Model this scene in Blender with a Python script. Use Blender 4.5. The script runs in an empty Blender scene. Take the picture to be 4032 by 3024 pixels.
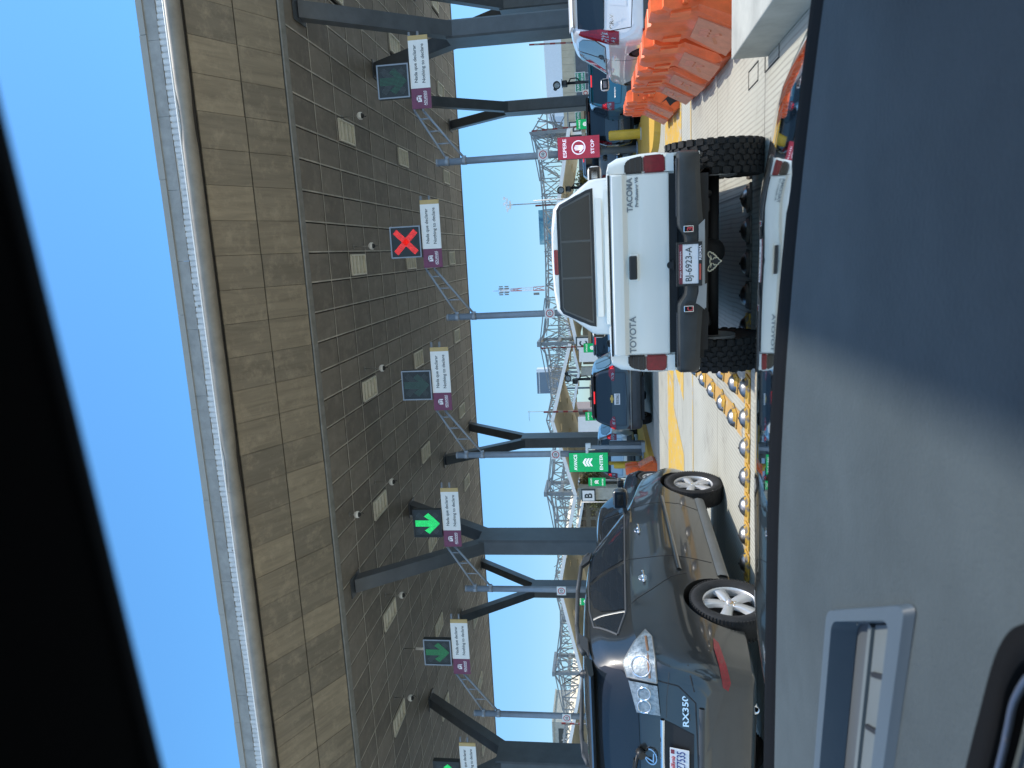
import bpy, bmesh, math, random
from mathutils import Vector, Matrix
from mathutils.bvhtree import BVHTree
random.seed(7)
sc = bpy.context.scene
col = sc.collection
R = math.radians
PI = math.pi
KX, KY = 0.38, 0.06          # direction to the sun is (KX, KY, 1)

# ------------------------------------------------------------------ materials
MATS = {}
def nt_new(name):
    m = bpy.data.materials.new(name); m.use_nodes = True
    nt = m.node_tree; b = nt.nodes['Principled BSDF']
    return m, nt, b
def setp(b, color=None, rough=None, metal=None, coat=None, spec=None, ior=None, emis=None, estr=0):
    if color is not None: b.inputs['Base Color'].default_value = (*color, 1)
    if rough is not None: b.inputs['Roughness'].default_value = rough
    if metal is not None: b.inputs['Metallic'].default_value = metal
    if coat is not None:
        b.inputs['Coat Weight'].default_value = coat; b.inputs['Coat Roughness'].default_value = 0.02
    if spec is not None: b.inputs['Specular IOR Level'].default_value = spec
    if ior is not None: b.inputs['IOR'].default_value = ior
    if emis is not None:
        b.inputs['Emission Color'].default_value = (*emis, 1); b.inputs['Emission Strength'].default_value = estr
def N(nt, t, **kw):
    n = nt.nodes.new(t)
    for k, v in kw.items(): setattr(n, k, v)
    return n
def math_(nt, op, a, b=None, c=None):
    n = N(nt, 'ShaderNodeMath', operation=op)
    for i, v in enumerate((a, b, c)):
        if v is None: continue
        if isinstance(v, (int, float)): n.inputs[i].default_value = v
        else: nt.links.new(v, n.inputs[i])
    return n.outputs[0]
def mix_(nt, fac, a, b):
    n = N(nt, 'ShaderNodeMix', data_type='RGBA')
    for i, v in ((0, fac), (6, a), (7, b)):
        if isinstance(v, tuple): n.inputs[i].default_value = (*v, 1)
        elif isinstance(v, (int, float)): n.inputs[i].default_value = v
        else: nt.links.new(v, n.inputs[i])
    return n.outputs[2]
def noise_(nt, scale, detail=3, rough=.6, vec=None, dist=0):
    n = N(nt, 'ShaderNodeTexNoise'); n.inputs['Scale'].default_value = scale
    n.inputs['Detail'].default_value = detail; n.inputs['Roughness'].default_value = rough
    n.inputs['Distortion'].default_value = dist
    if vec is not None: nt.links.new(vec, n.inputs['Vector'])
    return n.outputs['Fac']
def ramp_(nt, fac, stops):
    n = N(nt, 'ShaderNodeValToRGB'); nt.links.new(fac, n.inputs[0])
    e = n.color_ramp.elements
    while len(e) < len(stops): e.new(.5)
    for q, (p, c) in zip(e, stops):
        q.position = p; q.color = (*c, 1) if isinstance(c, tuple) else (c, c, c, 1)
    return n.outputs[0]
def objco(nt): return N(nt, 'ShaderNodeTexCoord').outputs['Object']
def objco_r(nt):
    c = N(nt, 'ShaderNodeTexCoord'); i = N(nt, 'ShaderNodeObjectInfo'); v = N(nt, 'ShaderNodeVectorMath', operation='ADD')
    k = math_(nt, 'MULTIPLY', i.outputs['Random'], 37.0); q = N(nt, 'ShaderNodeCombineXYZ')
    for j in range(3): nt.links.new(k, q.inputs[j])
    nt.links.new(c.outputs['Object'], v.inputs[0]); nt.links.new(q.outputs[0], v.inputs[1]); return v.outputs[0]
def bump_(nt, b, h, strength=.3, dist=.01):
    n = N(nt, 'ShaderNodeBump'); n.inputs['Strength'].default_value = strength; n.inputs['Distance'].default_value = dist
    nt.links.new(h, n.inputs['Height']); nt.links.new(n.outputs[0], b.inputs['Normal'])
def mat(name, color, rough=.5, metal=0, coat=None, var=.12, vscale=3., bump=0, bscale=40, spec=None, ior=None, emis=None, estr=0):
    """plain surface with slight dirt / tone variation"""
    if name in MATS: return MATS[name]
    m, nt, b = nt_new(name); setp(b, color, rough, metal, coat, spec, ior, emis, estr)
    if var:
        f = noise_(nt, vscale, 5, .65, objco_r(nt))
        d = tuple(c*(1-var) for c in color); l = tuple(min(1, c*(1+var)) for c in color)
        nt.links.new(ramp_(nt, f, [(.3, d), (.7, l)]), b.inputs['Base Color'])
        g = noise_(nt, vscale*2.3, 4, .6, objco(nt))
        nt.links.new(math_(nt, 'MULTIPLY_ADD', g, .22*max(rough, .1), rough*.89), b.inputs['Roughness'])
    if bump: bump_(nt, b, noise_(nt, bscale, 4, .6, objco(nt)), bump)
    MATS[name] = m; return m

def mat_paint(name, color, metal=0., rough=.25, dirt=.1):
    """car paint: flakes, clear coat, road dust low down"""
    if name in MATS: return MATS[name]
    m, nt, b = nt_new(name); setp(b, color, rough, metal, 1.)
    co = objco(nt); sep = N(nt, 'ShaderNodeSeparateXYZ'); nt.links.new(co, sep.inputs[0])
    low = math_(nt, 'SUBTRACT', 1.0, math_(nt, 'MULTIPLY', sep.outputs[2], 1.2))
    f = math_(nt, 'MULTIPLY', math_(nt, 'MAXIMUM', low, .06), math_(nt, 'MULTIPLY', noise_(nt, 6, 6, .7, co), dirt*4))
    f = math_(nt, 'MINIMUM', f, .8)
    nt.links.new(mix_(nt, f, color, (.28, .25, .2)), b.inputs['Base Color'])
    nt.links.new(math_(nt, 'MULTIPLY_ADD', f, .6, .03), b.inputs['Coat Roughness'])
    MATS[name] = m; return m

def mat_concrete():
    m, nt, b = nt_new('concrete_road'); setp(b, (.5, .48, .42), .85)
    co = objco(nt); sep = N(nt, 'ShaderNodeSeparateXYZ'); nt.links.new(co, sep.inputs[0])
    X, Y = sep.outputs[0], sep.outputs[1]
    big = noise_(nt, .35, 6, .65, co); mid = noise_(nt, 3.0, 6, .7, co); fine = noise_(nt, 45, 4, .7, co)
    base = ramp_(nt, big, [(.3, (.36, .355, .295)), (.7, (.475, .47, .40))])
    base = mix_(nt, math_(nt, 'MULTIPLY', math_(nt, 'GREATER_THAN', mid, .62), .25), base, (.3, .285, .24))
    # stains : oil drops along lane middle
    oil = math_(nt, 'SMOOTH_MIN', noise_(nt, 1.3, 7, .75, co), 1.0, .1)
    base = mix_(nt, ramp_(nt, oil, [(.54, 0.), (.74, .6)]), base, (.16, .15, .13))
    # longitudinal tining grooves, wavering a little
    wob = math_(nt, 'MULTIPLY', noise_(nt, .8, 2, .5, co), .05)
    gx = math_(nt, 'FRACT', math_(nt, 'MULTIPLY', math_(nt, 'ADD', X, wob), 20.))
    groove = math_(nt, 'LESS_THAN', gx, .34)
    gpatch = math_(nt, 'MULTIPLY', groove, ramp_(nt, noise_(nt, .9, 5, .7, co), [(.30, .25), (.58, 1.)]))
    base = mix_(nt, math_(nt, 'MULTIPLY', gpatch, .5), base, (.2, .19, .165))
    # slab joints
    def joint(v, period, phase, w):
        f = math_(nt, 'FRACT', math_(nt, 'DIVIDE', math_(nt, 'SUBTRACT', v, phase), period))
        return math_(nt, 'LESS_THAN', math_(nt, 'ABSOLUTE', math_(nt, 'SUBTRACT', f, .5)), w/period/2)
    j = math_(nt, 'MAXIMUM', joint(Y, 2.6, 8.0, .025), joint(X, 5.3, -2.2, .02))
    base = mix_(nt, math_(nt, 'MULTIPLY', j, .75), base, (.09, .085, .075))
    base = mix_(nt, math_(nt, 'MULTIPLY', fine, .18), base, (.25, .24, .21))
    nt.links.new(base, b.inputs['Base Color'])
    h = math_(nt, 'SUBTRACT', math_(nt, 'MULTIPLY', fine, .5), math_(nt, 'MULTIPLY', gpatch, 1.))
    bump_(nt, b, h, .5, .006)
    return m
def mat_wornpaint(name, color, under, wear=.5, scale=5):
    m, nt, b = nt_new(name); setp(b, color, .7)
    co = objco(nt); f = noise_(nt, scale, 8, .72, co); g = noise_(nt, scale*.25, 4, .6, co)
    s = math_(nt, 'ADD', math_(nt, 'MULTIPLY', f, .7), math_(nt, 'MULTIPLY', g, .4))
    c = mix_(nt, noise_(nt, 2, 4, .6, co), tuple(x*.8 for x in color), color)
    c = mix_(nt, ramp_(nt, s, [(wear, 0.), (wear+.1, 1.)]), c, under)
    nt.links.new(c, b.inputs['Base Color']); bump_(nt, b, f, .3, .004)
    return m
def mat_panels(name, c1, c2, cellx, celly, px, py, streak=.25, sx=.6, sy=5.):
    """ceiling / fascia sheet, a tone of its own per panel, run-off streaks"""
    m, nt, b = nt_new(name); setp(b, c1, .55, spec=.35)
    co = objco(nt); sep = N(nt, 'ShaderNodeSeparateXYZ'); nt.links.new(co, sep.inputs[0])
    fx = math_(nt, 'FLOOR', math_(nt, 'DIVIDE', math_(nt, 'SUBTRACT', sep.outputs[0], px), cellx))
    fy = math_(nt, 'FLOOR', math_(nt, 'DIVIDE', math_(nt, 'SUBTRACT', sep.outputs[1], py), celly))
    cx = N(nt, 'ShaderNodeCombineXYZ'); nt.links.new(fx, cx.inputs[0]); nt.links.new(fy, cx.inputs[1])
    w = N(nt, 'ShaderNodeTexWhiteNoise', noise_dimensions='2D'); nt.links.new(cx.outputs[0], w.inputs['Vector'])
    base = mix_(nt, w.outputs['Value'], c1, c2)
    mp = N(nt, 'ShaderNodeMapping'); mp.inputs['Scale'].default_value = (sy, sx, sx); nt.links.new(co, mp.inputs[0])
    st = noise_(nt, 1.0, 6, .7, mp.outputs[0], .4)
    base = mix_(nt, math_(nt, 'MULTIPLY', ramp_(nt, st, [(.42, 0.), (.72, 1.)]), streak), base, tuple(x*.45 for x in c1))
    st2 = noise_(nt, 1.7, 6, .75, co)
    base = mix_(nt, math_(nt, 'MULTIPLY', ramp_(nt, st2, [(.5, 0.), (.75, 1.)]), streak), base, tuple(min(1, x*1.5) for x in c2))
    nt.links.new(base, b.inputs['Base Color']); MATS[name] = m
    return m
def mat_led(name, on, off, pitch, strength, rad=.38, base=(.012, .014, .014)):
    m, nt, b = nt_new(name); setp(b, base, .45)
    co = objco(nt); sep = N(nt, 'ShaderNodeSeparateXYZ'); nt.links.new(co, sep.inputs[0])
    d = []
    for k in (0, 2):
        f = math_(nt, 'FRACT', math_(nt, 'DIVIDE', sep.outputs[k], pitch)); f = math_(nt, 'SUBTRACT', f, .5)
        d.append(math_(nt, 'MULTIPLY', f, f))
    r = math_(nt, 'LESS_THAN', math_(nt, 'SQRT', math_(nt, 'ADD', d[0], d[1])), rad)
    nt.links.new(mix_(nt, r, base, off), b.inputs['Base Color'])
    b.inputs['Emission Color'].default_value = (*on, 1)
    nz = noise_(nt, 9, 3, .7, co)
    nt.links.new(math_(nt, 'MULTIPLY', math_(nt, 'MULTIPLY', r, strength), math_(nt, 'ADD', nz, .5)), b.inputs['Emission Strength'])
    MATS[name] = m; return m
def mat_leaf(name, c1, c2):
    m, nt, b = nt_new(name); setp(b, c1, .7)
    f = noise_(nt, 1.4, 4, .6, objco(nt)); nt.links.new(ramp_(nt, f, [(.35, c1), (.65, c2)]), b.inputs['Base Color'])
    MATS[name] = m; return m

M_road = mat_concrete()
M_ground = mat('ground_soil', (.26, .24, .2), .9, var=.25, vscale=.2)
M_yel = mat_wornpaint('yellow_paint', (.62, .39, .06), (.40, .38, .33), .565, 6)
M_yel2 = mat_wornpaint('yellow_kerb_paint', (.66, .39, .05), (.42, .34, .18), .66, 9)
M_yelbol = mat('yellow_bollard', (.62, .36, .02), .45, var=.15)
M_conc = mat('cast_concrete', (.40, .395, .345), .85, var=.18, vscale=2.2, bump=.25)
M_ceil = mat_panels('ceiling_panel', (.175, .153, .124), (.27, .238, .195), 1.0667, 2.11, 4.62, 28.3, .45, .5, 1.4)
M_fasc = mat_panels('fascia_panel', (.205, .180, .140), (.325, .275, .20), 1.0667, 1.6, 4.62, 20.73, .5, .35, 4.)
M_gap = mat('shadow_gap', (.04, .037, .033), .8)
M_trim = mat('grey_metal_trim', (.24, .235, .215), .4, .3, var=.2)
M_tube = mat('white_gutter_tube', (.25, .225, .185), .5, .0, var=.2, vscale=1.5)
M_para = mat('parapet_sheet', (.31, .30, .275), .5, .1, var=.18)
M_cap = mat_wornpaint('parapet_cap', (.36, .36, .33), (.45, .06, .04), .70, 1.0)
M_col = mat('slate_steel', (.088, .102, .118), .42, .15, var=.18, vscale=1.2)
M_pole = mat('grey_pole_paint', (.26, .29, .33), .4, .2, var=.1)
M_white = mat('white_sign', (.80, .80, .78), .4, var=.04)
M_black = mat('black_plastic', (.018, .019, .02), .45, var=.2)
M_mar = mat('maroon_sign', (.17, .035, .085), .4, var=.06)
M_gold = mat('gold_sign', (.50, .35, .14), .4, var=.06)
M_ink = mat('dark_ink', (.03, .045, .05), .5, var=0)
M_wink = mat('white_ink', (.85, .82, .85), .5, var=0)
M_red = mat('red_ink', (.55, .04, .05), .45, var=0)
M_fix = mat('light_fixture_frame', (.70, .67, .56), .35, .1, var=.1)
M_fixd = mat('light_fixture_panel', (.66, .62, .49), .25, .2, var=.2, vscale=6, emis=(.9, .85, .65), estr=.03)  # faint glow stands in for reflected light; these lamps are off
M_orange = mat('orange_plastic', (.80, .135, .032), .42, var=.24, vscale=4, spec=.4)
M_orange2 = mat('faded_orange_plastic', (.62, .24, .13), .6, var=.14, vscale=9)
M_steel = mat('stud_steel', (.36, .36, .35), .36, 1., var=.5, vscale=11)
M_studyel = mat_wornpaint('stud_yellow', (.60, .36, .05), (.16, .14, .12), .56, 16)
M_studshade = mat('stud_shade_base', (.09, .075, .06), .7, var=.4, vscale=14)  # dark copy of the stud base colour, painting the pickup's shade
M_glass = mat('dark_tinted_glass', (.014, .020, .027), .03, var=0, spec=.5)
M_tyre = mat('tyre_rubber', (.022, .022, .023), .8, var=.3, vscale=12, bump=.4, bscale=60)
M_tyred = mat('tyre_dusty', (.013, .013, .013), .85, var=.35, vscale=9, bump=.4, bscale=50)
M_alloy = mat('alloy_wheel', (.66, .66, .66), .34, .45, var=.08)
M_chrome = mat('chrome', (.75, .77, .8), .06, 1., var=0)
M_dkplast = mat('grey_plastic_trim', (.06, .062, .064), .6, var=.15)
M_under = mat('underbody_black', (.012, .012, .013), .7, var=.3)
M_lampred = mat('red_lamp_glass', (.21, .004, .012), .15, coat=.4, var=.25, vscale=30)
M_lampdk = mat('smoked_lamp_glass', (.012, .012, .014), .10, coat=.3, var=.2, vscale=30)
M_lampclr = mat('clear_lamp_glass', (.25, .29, .31), .34, .25, coat=.25, var=.5, vscale=26, bump=.35, bscale=60)
M_lit = mat('lit_brake_lamp', (.6, .01, .01), .2, emis=(1, .03, .04), estr=1.1, var=0)
M_plate = mat('licence_plate', (.72, .73, .75), .35, var=.06)
M_truss = mat('truss_steel', (.20, .225, .24), .5, .2, var=.15)
M_beige = mat('beige_soffit', (.78, .66, .45), .7, var=.1, vscale=.3)
M_beigew = mat('beige_wall', (.50, .44, .32), .8, var=.12, vscale=.6)
M_pale = mat('pale_building', (.72, .78, .82), .8, var=.04)
M_green = mat('green_sign', (.015, .22, .13), .5, var=.05)
M_rw_r = mat('barrier_red', (.35, .05, .05), .5, var=.1)
M_rw_w = mat('barrier_grey', (.36, .34, .33), .5, var=.1)
M_dash = mat('dashboard_vinyl', (.068, .084, .089), .62, var=.15, vscale=3.5, bump=.3, bscale=170, spec=.12)
M_lining = mat('roof_lining_black', (.0025, .0025, .003), .95, var=0)
M_hood = mat('bonnet_paint', (.45, .48, .5), .03, 1., var=0)
M_bark = mat('bark', (.09, .07, .05), .9, var=.2)
M_leaf1 = mat_leaf('leaf_green', (.05, .075, .02), (.12, .14, .04))
M_leaf2 = mat_leaf('leaf_yellow', (.09, .09, .02), (.2, .18, .05))

# ------------------------------------------------------------------ mesh helper
class MB:
    def __init__(s): s.bm = bmesh.new(); s.mi = 0
    def _f(s, vs, smooth=False):
        try:
            f = s.bm.faces.new(vs); f.material_index = s.mi; f.smooth = smooth; return f
        except ValueError: return None
    def v(s, p): return s.bm.verts.new(p)
    def quad(s, *ps): return s._f([s.v(p) for p in ps])
    def box(s, c, d, rot=None, bev=0):
        """centre, full size"""
        M = Matrix.Translation(Vector(c)) @ (rot.to_4x4() if rot is not None else Matrix.Identity(4))
        hx, hy, hz = d[0]/2, d[1]/2, d[2]/2
        if bev:
            t = bmesh.new(); bmesh.ops.create_cube(t, size=1)
            for w in t.verts: w.co = Vector((w.co.x*d[0], w.co.y*d[1], w.co.z*d[2]))
            bmesh.ops.bevel(t, geom=list(t.edges), offset=bev, segments=2, profile=.5, affect='EDGES')
            s.merge(t, M); return
        P = [s.v(M @ Vector((x, y, z))) for x in (-hx, hx) for y in (-hy, hy) for z in (-hz, hz)]
        for q in ((0, 1, 3, 2), (4, 6, 7, 5), (0, 4, 5, 1), (2, 3, 7, 6), (0, 2, 6, 4), (1, 5, 7, 3)): s._f([P[i] for i in q])
    def b2(s, a, b, **k):
        """box from corner to corner"""
        s.box([(a[i]+b[i])/2 for i in range(3)], [abs(b[i]-a[i]) for i in range(3)], **k)
    def merge(s, t, M=None, smooth=None):
        mp = {}
        for w in t.verts: mp[w.index if False else w] = s.v(M @ w.co if M is not None else w.co)
        for f in t.faces:
            s._f([mp[w] for w in f.verts], f.smooth if smooth is None else smooth)
        t.free()
    def cyl(s, p0, p1, r, r2=None, seg=12, cap=True, smooth=True):
        p0, p1 = Vector(p0), Vector(p1); d = (p1-p0); q = d.to_track_quat('Z', 'Y'); r2 = r if r2 is None else r2
        A = []; B = []
        for i in range(seg):
            a = 2*PI*i/seg; o = Vector((math.cos(a), math.sin(a), 0))
            A.append(s.v(p0+q@(o*r))); B.append(s.v(p1+q@(o*r2)))
        for i in range(seg):
            j = (i+1) % seg; s._f([A[i], A[j], B[j], B[i]], smooth)
        if cap: s._f(A[::-1]); s._f(B)
    def tube(s, pts, r, seg=8):
        for a, b in zip(pts, pts[1:]): s.cyl(a, b, r, seg=seg)
    def sweep(s, pts, r, seg=10):
        """smooth round rod along a polyline"""
        pts = [Vector(p) for p in pts]; prev = None
        for i, p in enumerate(pts):
            d = (pts[min(i+1, len(pts)-1)]-pts[max(i-1, 0)]).normalized(); x = d.cross(Vector((0, 0, 1))).normalized(); z = x.cross(d)
            ring = [s.v(p+x*r*math.cos(2*PI*k/seg)+z*r*math.sin(2*PI*k/seg)) for k in range(seg)]
            if prev:
                for k in range(seg): s._f([prev[k], prev[(k+1) % seg], ring[(k+1) % seg], ring[k]], True)
            prev = ring
    def bar(s, p0, p1, w, h, up=(0, 0, 1)):
        """rectangular bar between two points"""
        p0, p1 = Vector(p0), Vector(p1); d = (p1-p0); L = d.length; d.normalize()
        x = d.cross(Vector(up)); x = x.normalized() if x.length > 1e-4 else Vector((1, 0, 0)); z = x.cross(d)
        M = Matrix((x, d, z)).transposed()
        s.box((p0+p1)/2, (w, L, h), rot=M)
    def lathe(s, prof, axis='x', seg=32, c=(0, 0, 0), smooth=True, close=False):
        """prof: list of (r, t) revolved about axis through c"""
        rings = []
        for r, t in prof:
            ring = []
            for i in range(seg):
                a = 2*PI*i/seg
                if axis == 'x': p = (c[0]+t, c[1]+r*math.cos(a), c[2]+r*math.sin(a))
                elif axis == 'z': p = (c[0]+r*math.cos(a), c[1]+r*math.sin(a), c[2]+t)
                else: p = (c[0]+r*math.cos(a), c[1]+t, c[2]+r*math.sin(a))
                ring.append(s.v(p))
            rings.append(ring)
        for A, B in zip(rings, rings[1:]):
            for i in range(seg):
                j = (i+1) % seg; s._f([A[i], A[j], B[j], B[i]], smooth)
        if prof[0][0] > 1e-5 and close: s._f(rings[0])
        if prof[-1][0] > 1e-5 and close: s._f(rings[-1])
    def prism(s, poly, axis, t0, t1, smooth=False):
        """extrude polygon; axis 'x': poly=(y,z) / 'y': (x,z) / 'z': (x,y)"""
        def P(a, b, t): return (t, a, b) if axis == 'x' else (a, t, b) if axis == 'y' else (a, b, t)
        A = [s.v(P(a, b, t0)) for a, b in poly]; B = [s.v(P(a, b, t1)) for a, b in poly]
        n = len(poly); s._f(A); s._f(B[::-1])
        for i in range(n):
            j = (i+1) % n; s._f([A[i], A[j], B[j], B[i]], smooth)
    def sphere(s, c, r, seg=12, rings=8, sc_=(1, 1, 1)):
        t = bmesh.new(); bmesh.ops.create_uvsphere(t, u_segments=seg, v_segments=rings, radius=r)
        s.merge(t, Matrix.Translation(Vector(c)) @ Matrix.Diagonal((*sc_, 1)), True)
    def build(s, name, mats, parent=None, loc=None, rot=None, sharp=None, fix=True):
        if fix: bmesh.ops.recalc_face_normals(s.bm, faces=s.bm.faces)
        me = bpy.data.meshes.new(name); s.bm.to_mesh(me); s.bm.free()
        for m in (mats if isinstance(mats, (list, tuple)) else [mats]): me.materials.append(m)
        if sharp is not None:
            me.polygons.foreach_set('use_smooth', [True]*len(me.polygons)); me.set_sharp_from_angle(angle=R(sharp))
        o = bpy.data.objects.new(name, me); col.objects.link(o)
        if parent is not None: o.parent = parent
        if loc is not None: o.location = loc
        if rot is not None: o.rotation_euler = rot
        return o
def tag(o, label=None, cat=None, group=None, kind=None):
    if label: o['label'] = label
    if cat: o['category'] = cat
    if group: o['group'] = group
    if kind: o['kind'] = kind
    return o
def thing(name, label, cat, loc=(0, 0, 0), rz=0, group=None, scale=1):
    o = bpy.data.objects.new(name, None); col.objects.link(o); o.empty_display_size = .2
    o.location = loc; o.rotation_euler = (0, 0, rz); o.scale = (scale,)*3
    return tag(o, label, cat, group)
def dup(o, loc=None, rz=None, label=None, parent=None):
    c = o.copy(); col.objects.link(c)
    if parent is not None: c.parent = parent
    if loc is not None: c.location = loc
    if rz is not None: c.rotation_euler = (0, 0, rz)
    if label: c['label'] = label
    for ch in list(o.children): dup(ch, parent=c)
    return c
def text(s, name, w, h, m, parent, loc, rot=(PI/2, 0, 0), bold=0.0, ext=.0015, shear=0):
    """lettering built as a mesh, fitted to width w and height h, centred at loc"""
    cu = bpy.data.curves.new('lettering', 'FONT'); cu.body = s; cu.offset = bold; cu.extrude = .01; cu.shear = shear
    cu.align_x = 'CENTER'
    o = bpy.data.objects.new('lettering', cu); col.objects.link(o)
    dg = bpy.context.evaluated_depsgraph_get(); me = bpy.data.meshes.new_from_object(o.evaluated_get(dg))
    bpy.data.objects.remove(o); bpy.data.curves.remove(cu)
    xs = [v.co.x for v in me.vertices]; ys = [v.co.y for v in me.vertices]
    x0, x1, y0, y1 = min(xs), max(xs), min(ys), max(ys)
    kx = w/(x1-x0); ky = h/(y1-y0) if h else kx
    for v in me.vertices:
        v.co = ((v.co.x-(x0+x1)/2)*kx, (v.co.y-(y0+y1)/2)*ky, v.co.z/.01*ext)
    me.materials.clear(); me.materials.append(m)
    t = bpy.data.objects.new(name, me); col.objects.link(t); t.parent = parent; t.location = loc; t.rotation_euler = rot
    return t
def ring2d(mb, c, r0, r1, y, seg=28, t=.004):
    for i in range(seg):
        a, b = 2*PI*i/seg, 2*PI*(i+1)/seg
        P = lambda r, a_: (c[0]+r*math.cos(a_), y, c[1]+r*math.sin(a_))
        mb.quad(P(r0, a), P(r1, a), P(r1, b), P(r0, b))

# ------------------------------------------------------------------ ground
mb = MB(); mb.quad((-700, -300, -.02), (700, -300, -.02), (700, 900, -.02), (-700, 900, -.02))
tag(mb.build('ground', M_ground), kind='structure')
mb = MB(); mb.quad((-90, -60, 0), (60, -60, 0), (60, 140, 0), (-90, 140, 0))
tag(mb.build('road', M_road), kind='structure')
mb = MB(); z = .004
for a in (-23.9, -18.4, -12.93, -7.47):
    mb.quad((a+.9, 15.2, z), (a+4.55, 15.2, z), (a+4.55, 16.7, z), (a+.9, 16.7, z))
mb.quad((-1.4, 15.2, z), (1.4, 15.2, z), (1.4, 16.7, z), (-1.4, 16.7, z)); mb.quad((-2.9, 15.2, z), (-1.4, 15.2, z), (-1.4, 16.7, z), (-2.9, 16.7, z))
mb.quad((-2.9, 13.3, z), (1.2, 13.3, z), (1.2, 15.2, z), (-2.5, 15.2, z))
mb.quad((-6.3, 13.3, z), (-3.95, 13.3, z), (-3.45, 15.2, z), (-6.3, 15.2, z))
mb.quad((-12., 13.3, z), (-9.4, 13.3, z), (-8.9, 15.2, z), (-12., 15.2, z))
mb.quad((1.55, 13.3, z), (2.62, 13.3, z), (2.62, 16.6, z), (1.55, 16.6, z))
mb.quad((-6.3, 11.86, z), (1.2, 11.86, z), (1.2, 11.94, z), (-6.3, 11.94, z))
mb.quad((1.35, 11.9, z), (2.4, 11.9, z), (2.4, 11.98, z), (1.35, 11.98, z))
tag(mb.build('road_marking', M_yel), kind='structure')
mb = MB(); z = .0042
mb.quad((-2.08, 7.6, z), (-1.82, 7.6, z), (-1.86, 12.4, z), (-2.06, 12.4, z))
mb.quad((-3.9, 7.17, z), (-1.0, 7.17, z), (-1.15, 7.45, z), (-3.9, 7.45, z))
mb.quad((-1.68, 7.5, z), (-1.46, 7.5, z), (-1.46, 9.4, z), (-1.68, 9.4, z))
tag(mb.build('stud_strip', mat_wornpaint('tan_worn_paint', (.55, .33, .10), (.42, .38, .30), .60, 7)), kind='structure')
# loop detector cuts in the slab
mb = MB(); z = .004
for x0, y0, y1 in ((1.40, 6.98, 7.4), (1.40, 6.2, 6.7)):
    w = .012
    for a, b in (((x0, y0), (x0, y1)), ((x0+.16, y0), (x0+.16, y1)), ((x0, y0), (x0+.16, y0)), ((x0, y1), (x0+.16, y1))):
        mb.b2((min(a[0], b[0])-w/2, min(a[1], b[1])-w/2, z), (max(a[0], b[0])+w/2, max(a[1], b[1])+w/2, z+.002))
tag(mb.build('road_cut', M_gap), kind='structure')

# ------------------------------------------------------------------ canopy
X0, X1 = -63.65, 26.0; CW, CD, GX, GY = 1.0667, 2.11, 4.62, 28.3; ZC = 11.7
LX = [15.98, 10.65, 5.15, -.18, -5.52, -10.85, -16.18, -21.52, -26.85, -32.18, -37.5]
LY = [29.355, 37.795, 48.345]
cells = set()
for lx in LX:
    for ly in LY: cells.add((math.floor((lx-GX)/CW), math.floor((ly-GY)/CD)))
cano = thing('canopy', 'huge flat canopy with brown panelled ceiling and sloped fascia spanning all the lanes', 'canopy', (-10, 38, 0))
OFF = Vector((-10, 38, 0))
def cbuild(mb, name, m, **k):
    o = mb.build(name, m, **k); o.parent = cano; o.location = -OFF; return o
mb = MB(); g = .044
i0, i1 = math.floor((X0-GX)/CW), math.floor((X1-GX)/CW)
for i in range(i0, i1):
    for j in range(-2, 12):
        if (i, j) in cells: continue
        a, b = GX+i*CW+g, GX+(i+1)*CW-g; c, d = GY+j*CD+g, GY+(j+1)*CD-g
        dz = random.uniform(-.006, .006); t1 = random.uniform(-.006, .006)
        # tray panel: face + four turned-up edges
        P = [(a, c, ZC+dz), (b, c, ZC+dz+t1), (b, d, ZC+dz+t1), (a, d, ZC+dz)]
        Q = [(x, y, ZC+.10) for x, y, _ in P]
        V = [mb.v(p) for p in P]; W = [mb.v(p) for p in Q]
        mb._f(V[::-1])
        for k in range(4): mb._f([V[k], V[(k+1) % 4], W[(k+1) % 4], W[k]])
cbuild(mb, 'ceiling', M_ceil, fix=False)
mb = MB()  # pale strips paint the light caught by panel edges at the joints
for i in range(i0, i1+1): mb.b2((GX+i*CW+.002, 24.1, ZC-.006), (GX+i*CW+.052, 53.5, ZC+.05))
for j in range(-2, 13): mb.b2((X0, GY+j*CD-.004, ZC-.012), (X1, GY+j*CD+.050, ZC-.0065))
cbuild(mb, 'lit_joint_edge', mat('lit_edge_paint', (.50, .465, .40), .5, .0, var=.4, vscale=.8))
mb = MB(); mb.b2((X0, 24.0, ZC+.10), (X1, 53.6, ZC+.25)); cbuild(mb, 'ceiling_backing', M_gap)
mb = MB(); mb.b2((X0, 20.95, 13.45), (X1, 53.75, 14.1)); mb.b2((X0, 53.55, ZC-.03), (X1, 53.75, 13.45)); cbuild(mb, 'roof_slab', M_col)
# sloped fascia (24.0,11.62) -> (20.82,13.28)
def fp(t, off=0):
    y0, z0, y1, z1 = 23.86, 11.70, 20.86, 13.27; L = math.hypot(y1-y0, z1-z0)
    return (y0+(y1-y0)*t+off*(y1-y0)/L*.47, z0+(z1-z0)*t-off)
mb = MB()
for i in range(i0, i1):
    for t0, t1 in ((.012, .493), (.507, .985)):
        a, b = GX+i*CW+.006, GX+(i+1)*CW-.006; dz = random.uniform(-.008, .008)
        (y0, z0), (y1, z1) = fp(t0, dz), fp(t1, dz); e = .05
        V = [mb.v(p) for p in ((a, y0, z0), (b, y0, z0), (b, y1, z1), (a, y1, z1))]
        W = [mb.v((x, y+e*.5, z+e)) for x, y, z in ((a, y0, z0), (b, y0, z0), (b, y1, z1), (a, y1, z1))]
        mb._f(V)
        for k in range(4): mb._f([V[k], W[k], W[(k+1) % 4], V[(k+1) % 4]])
cbuild(mb, 'fascia', M_fasc)
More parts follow.
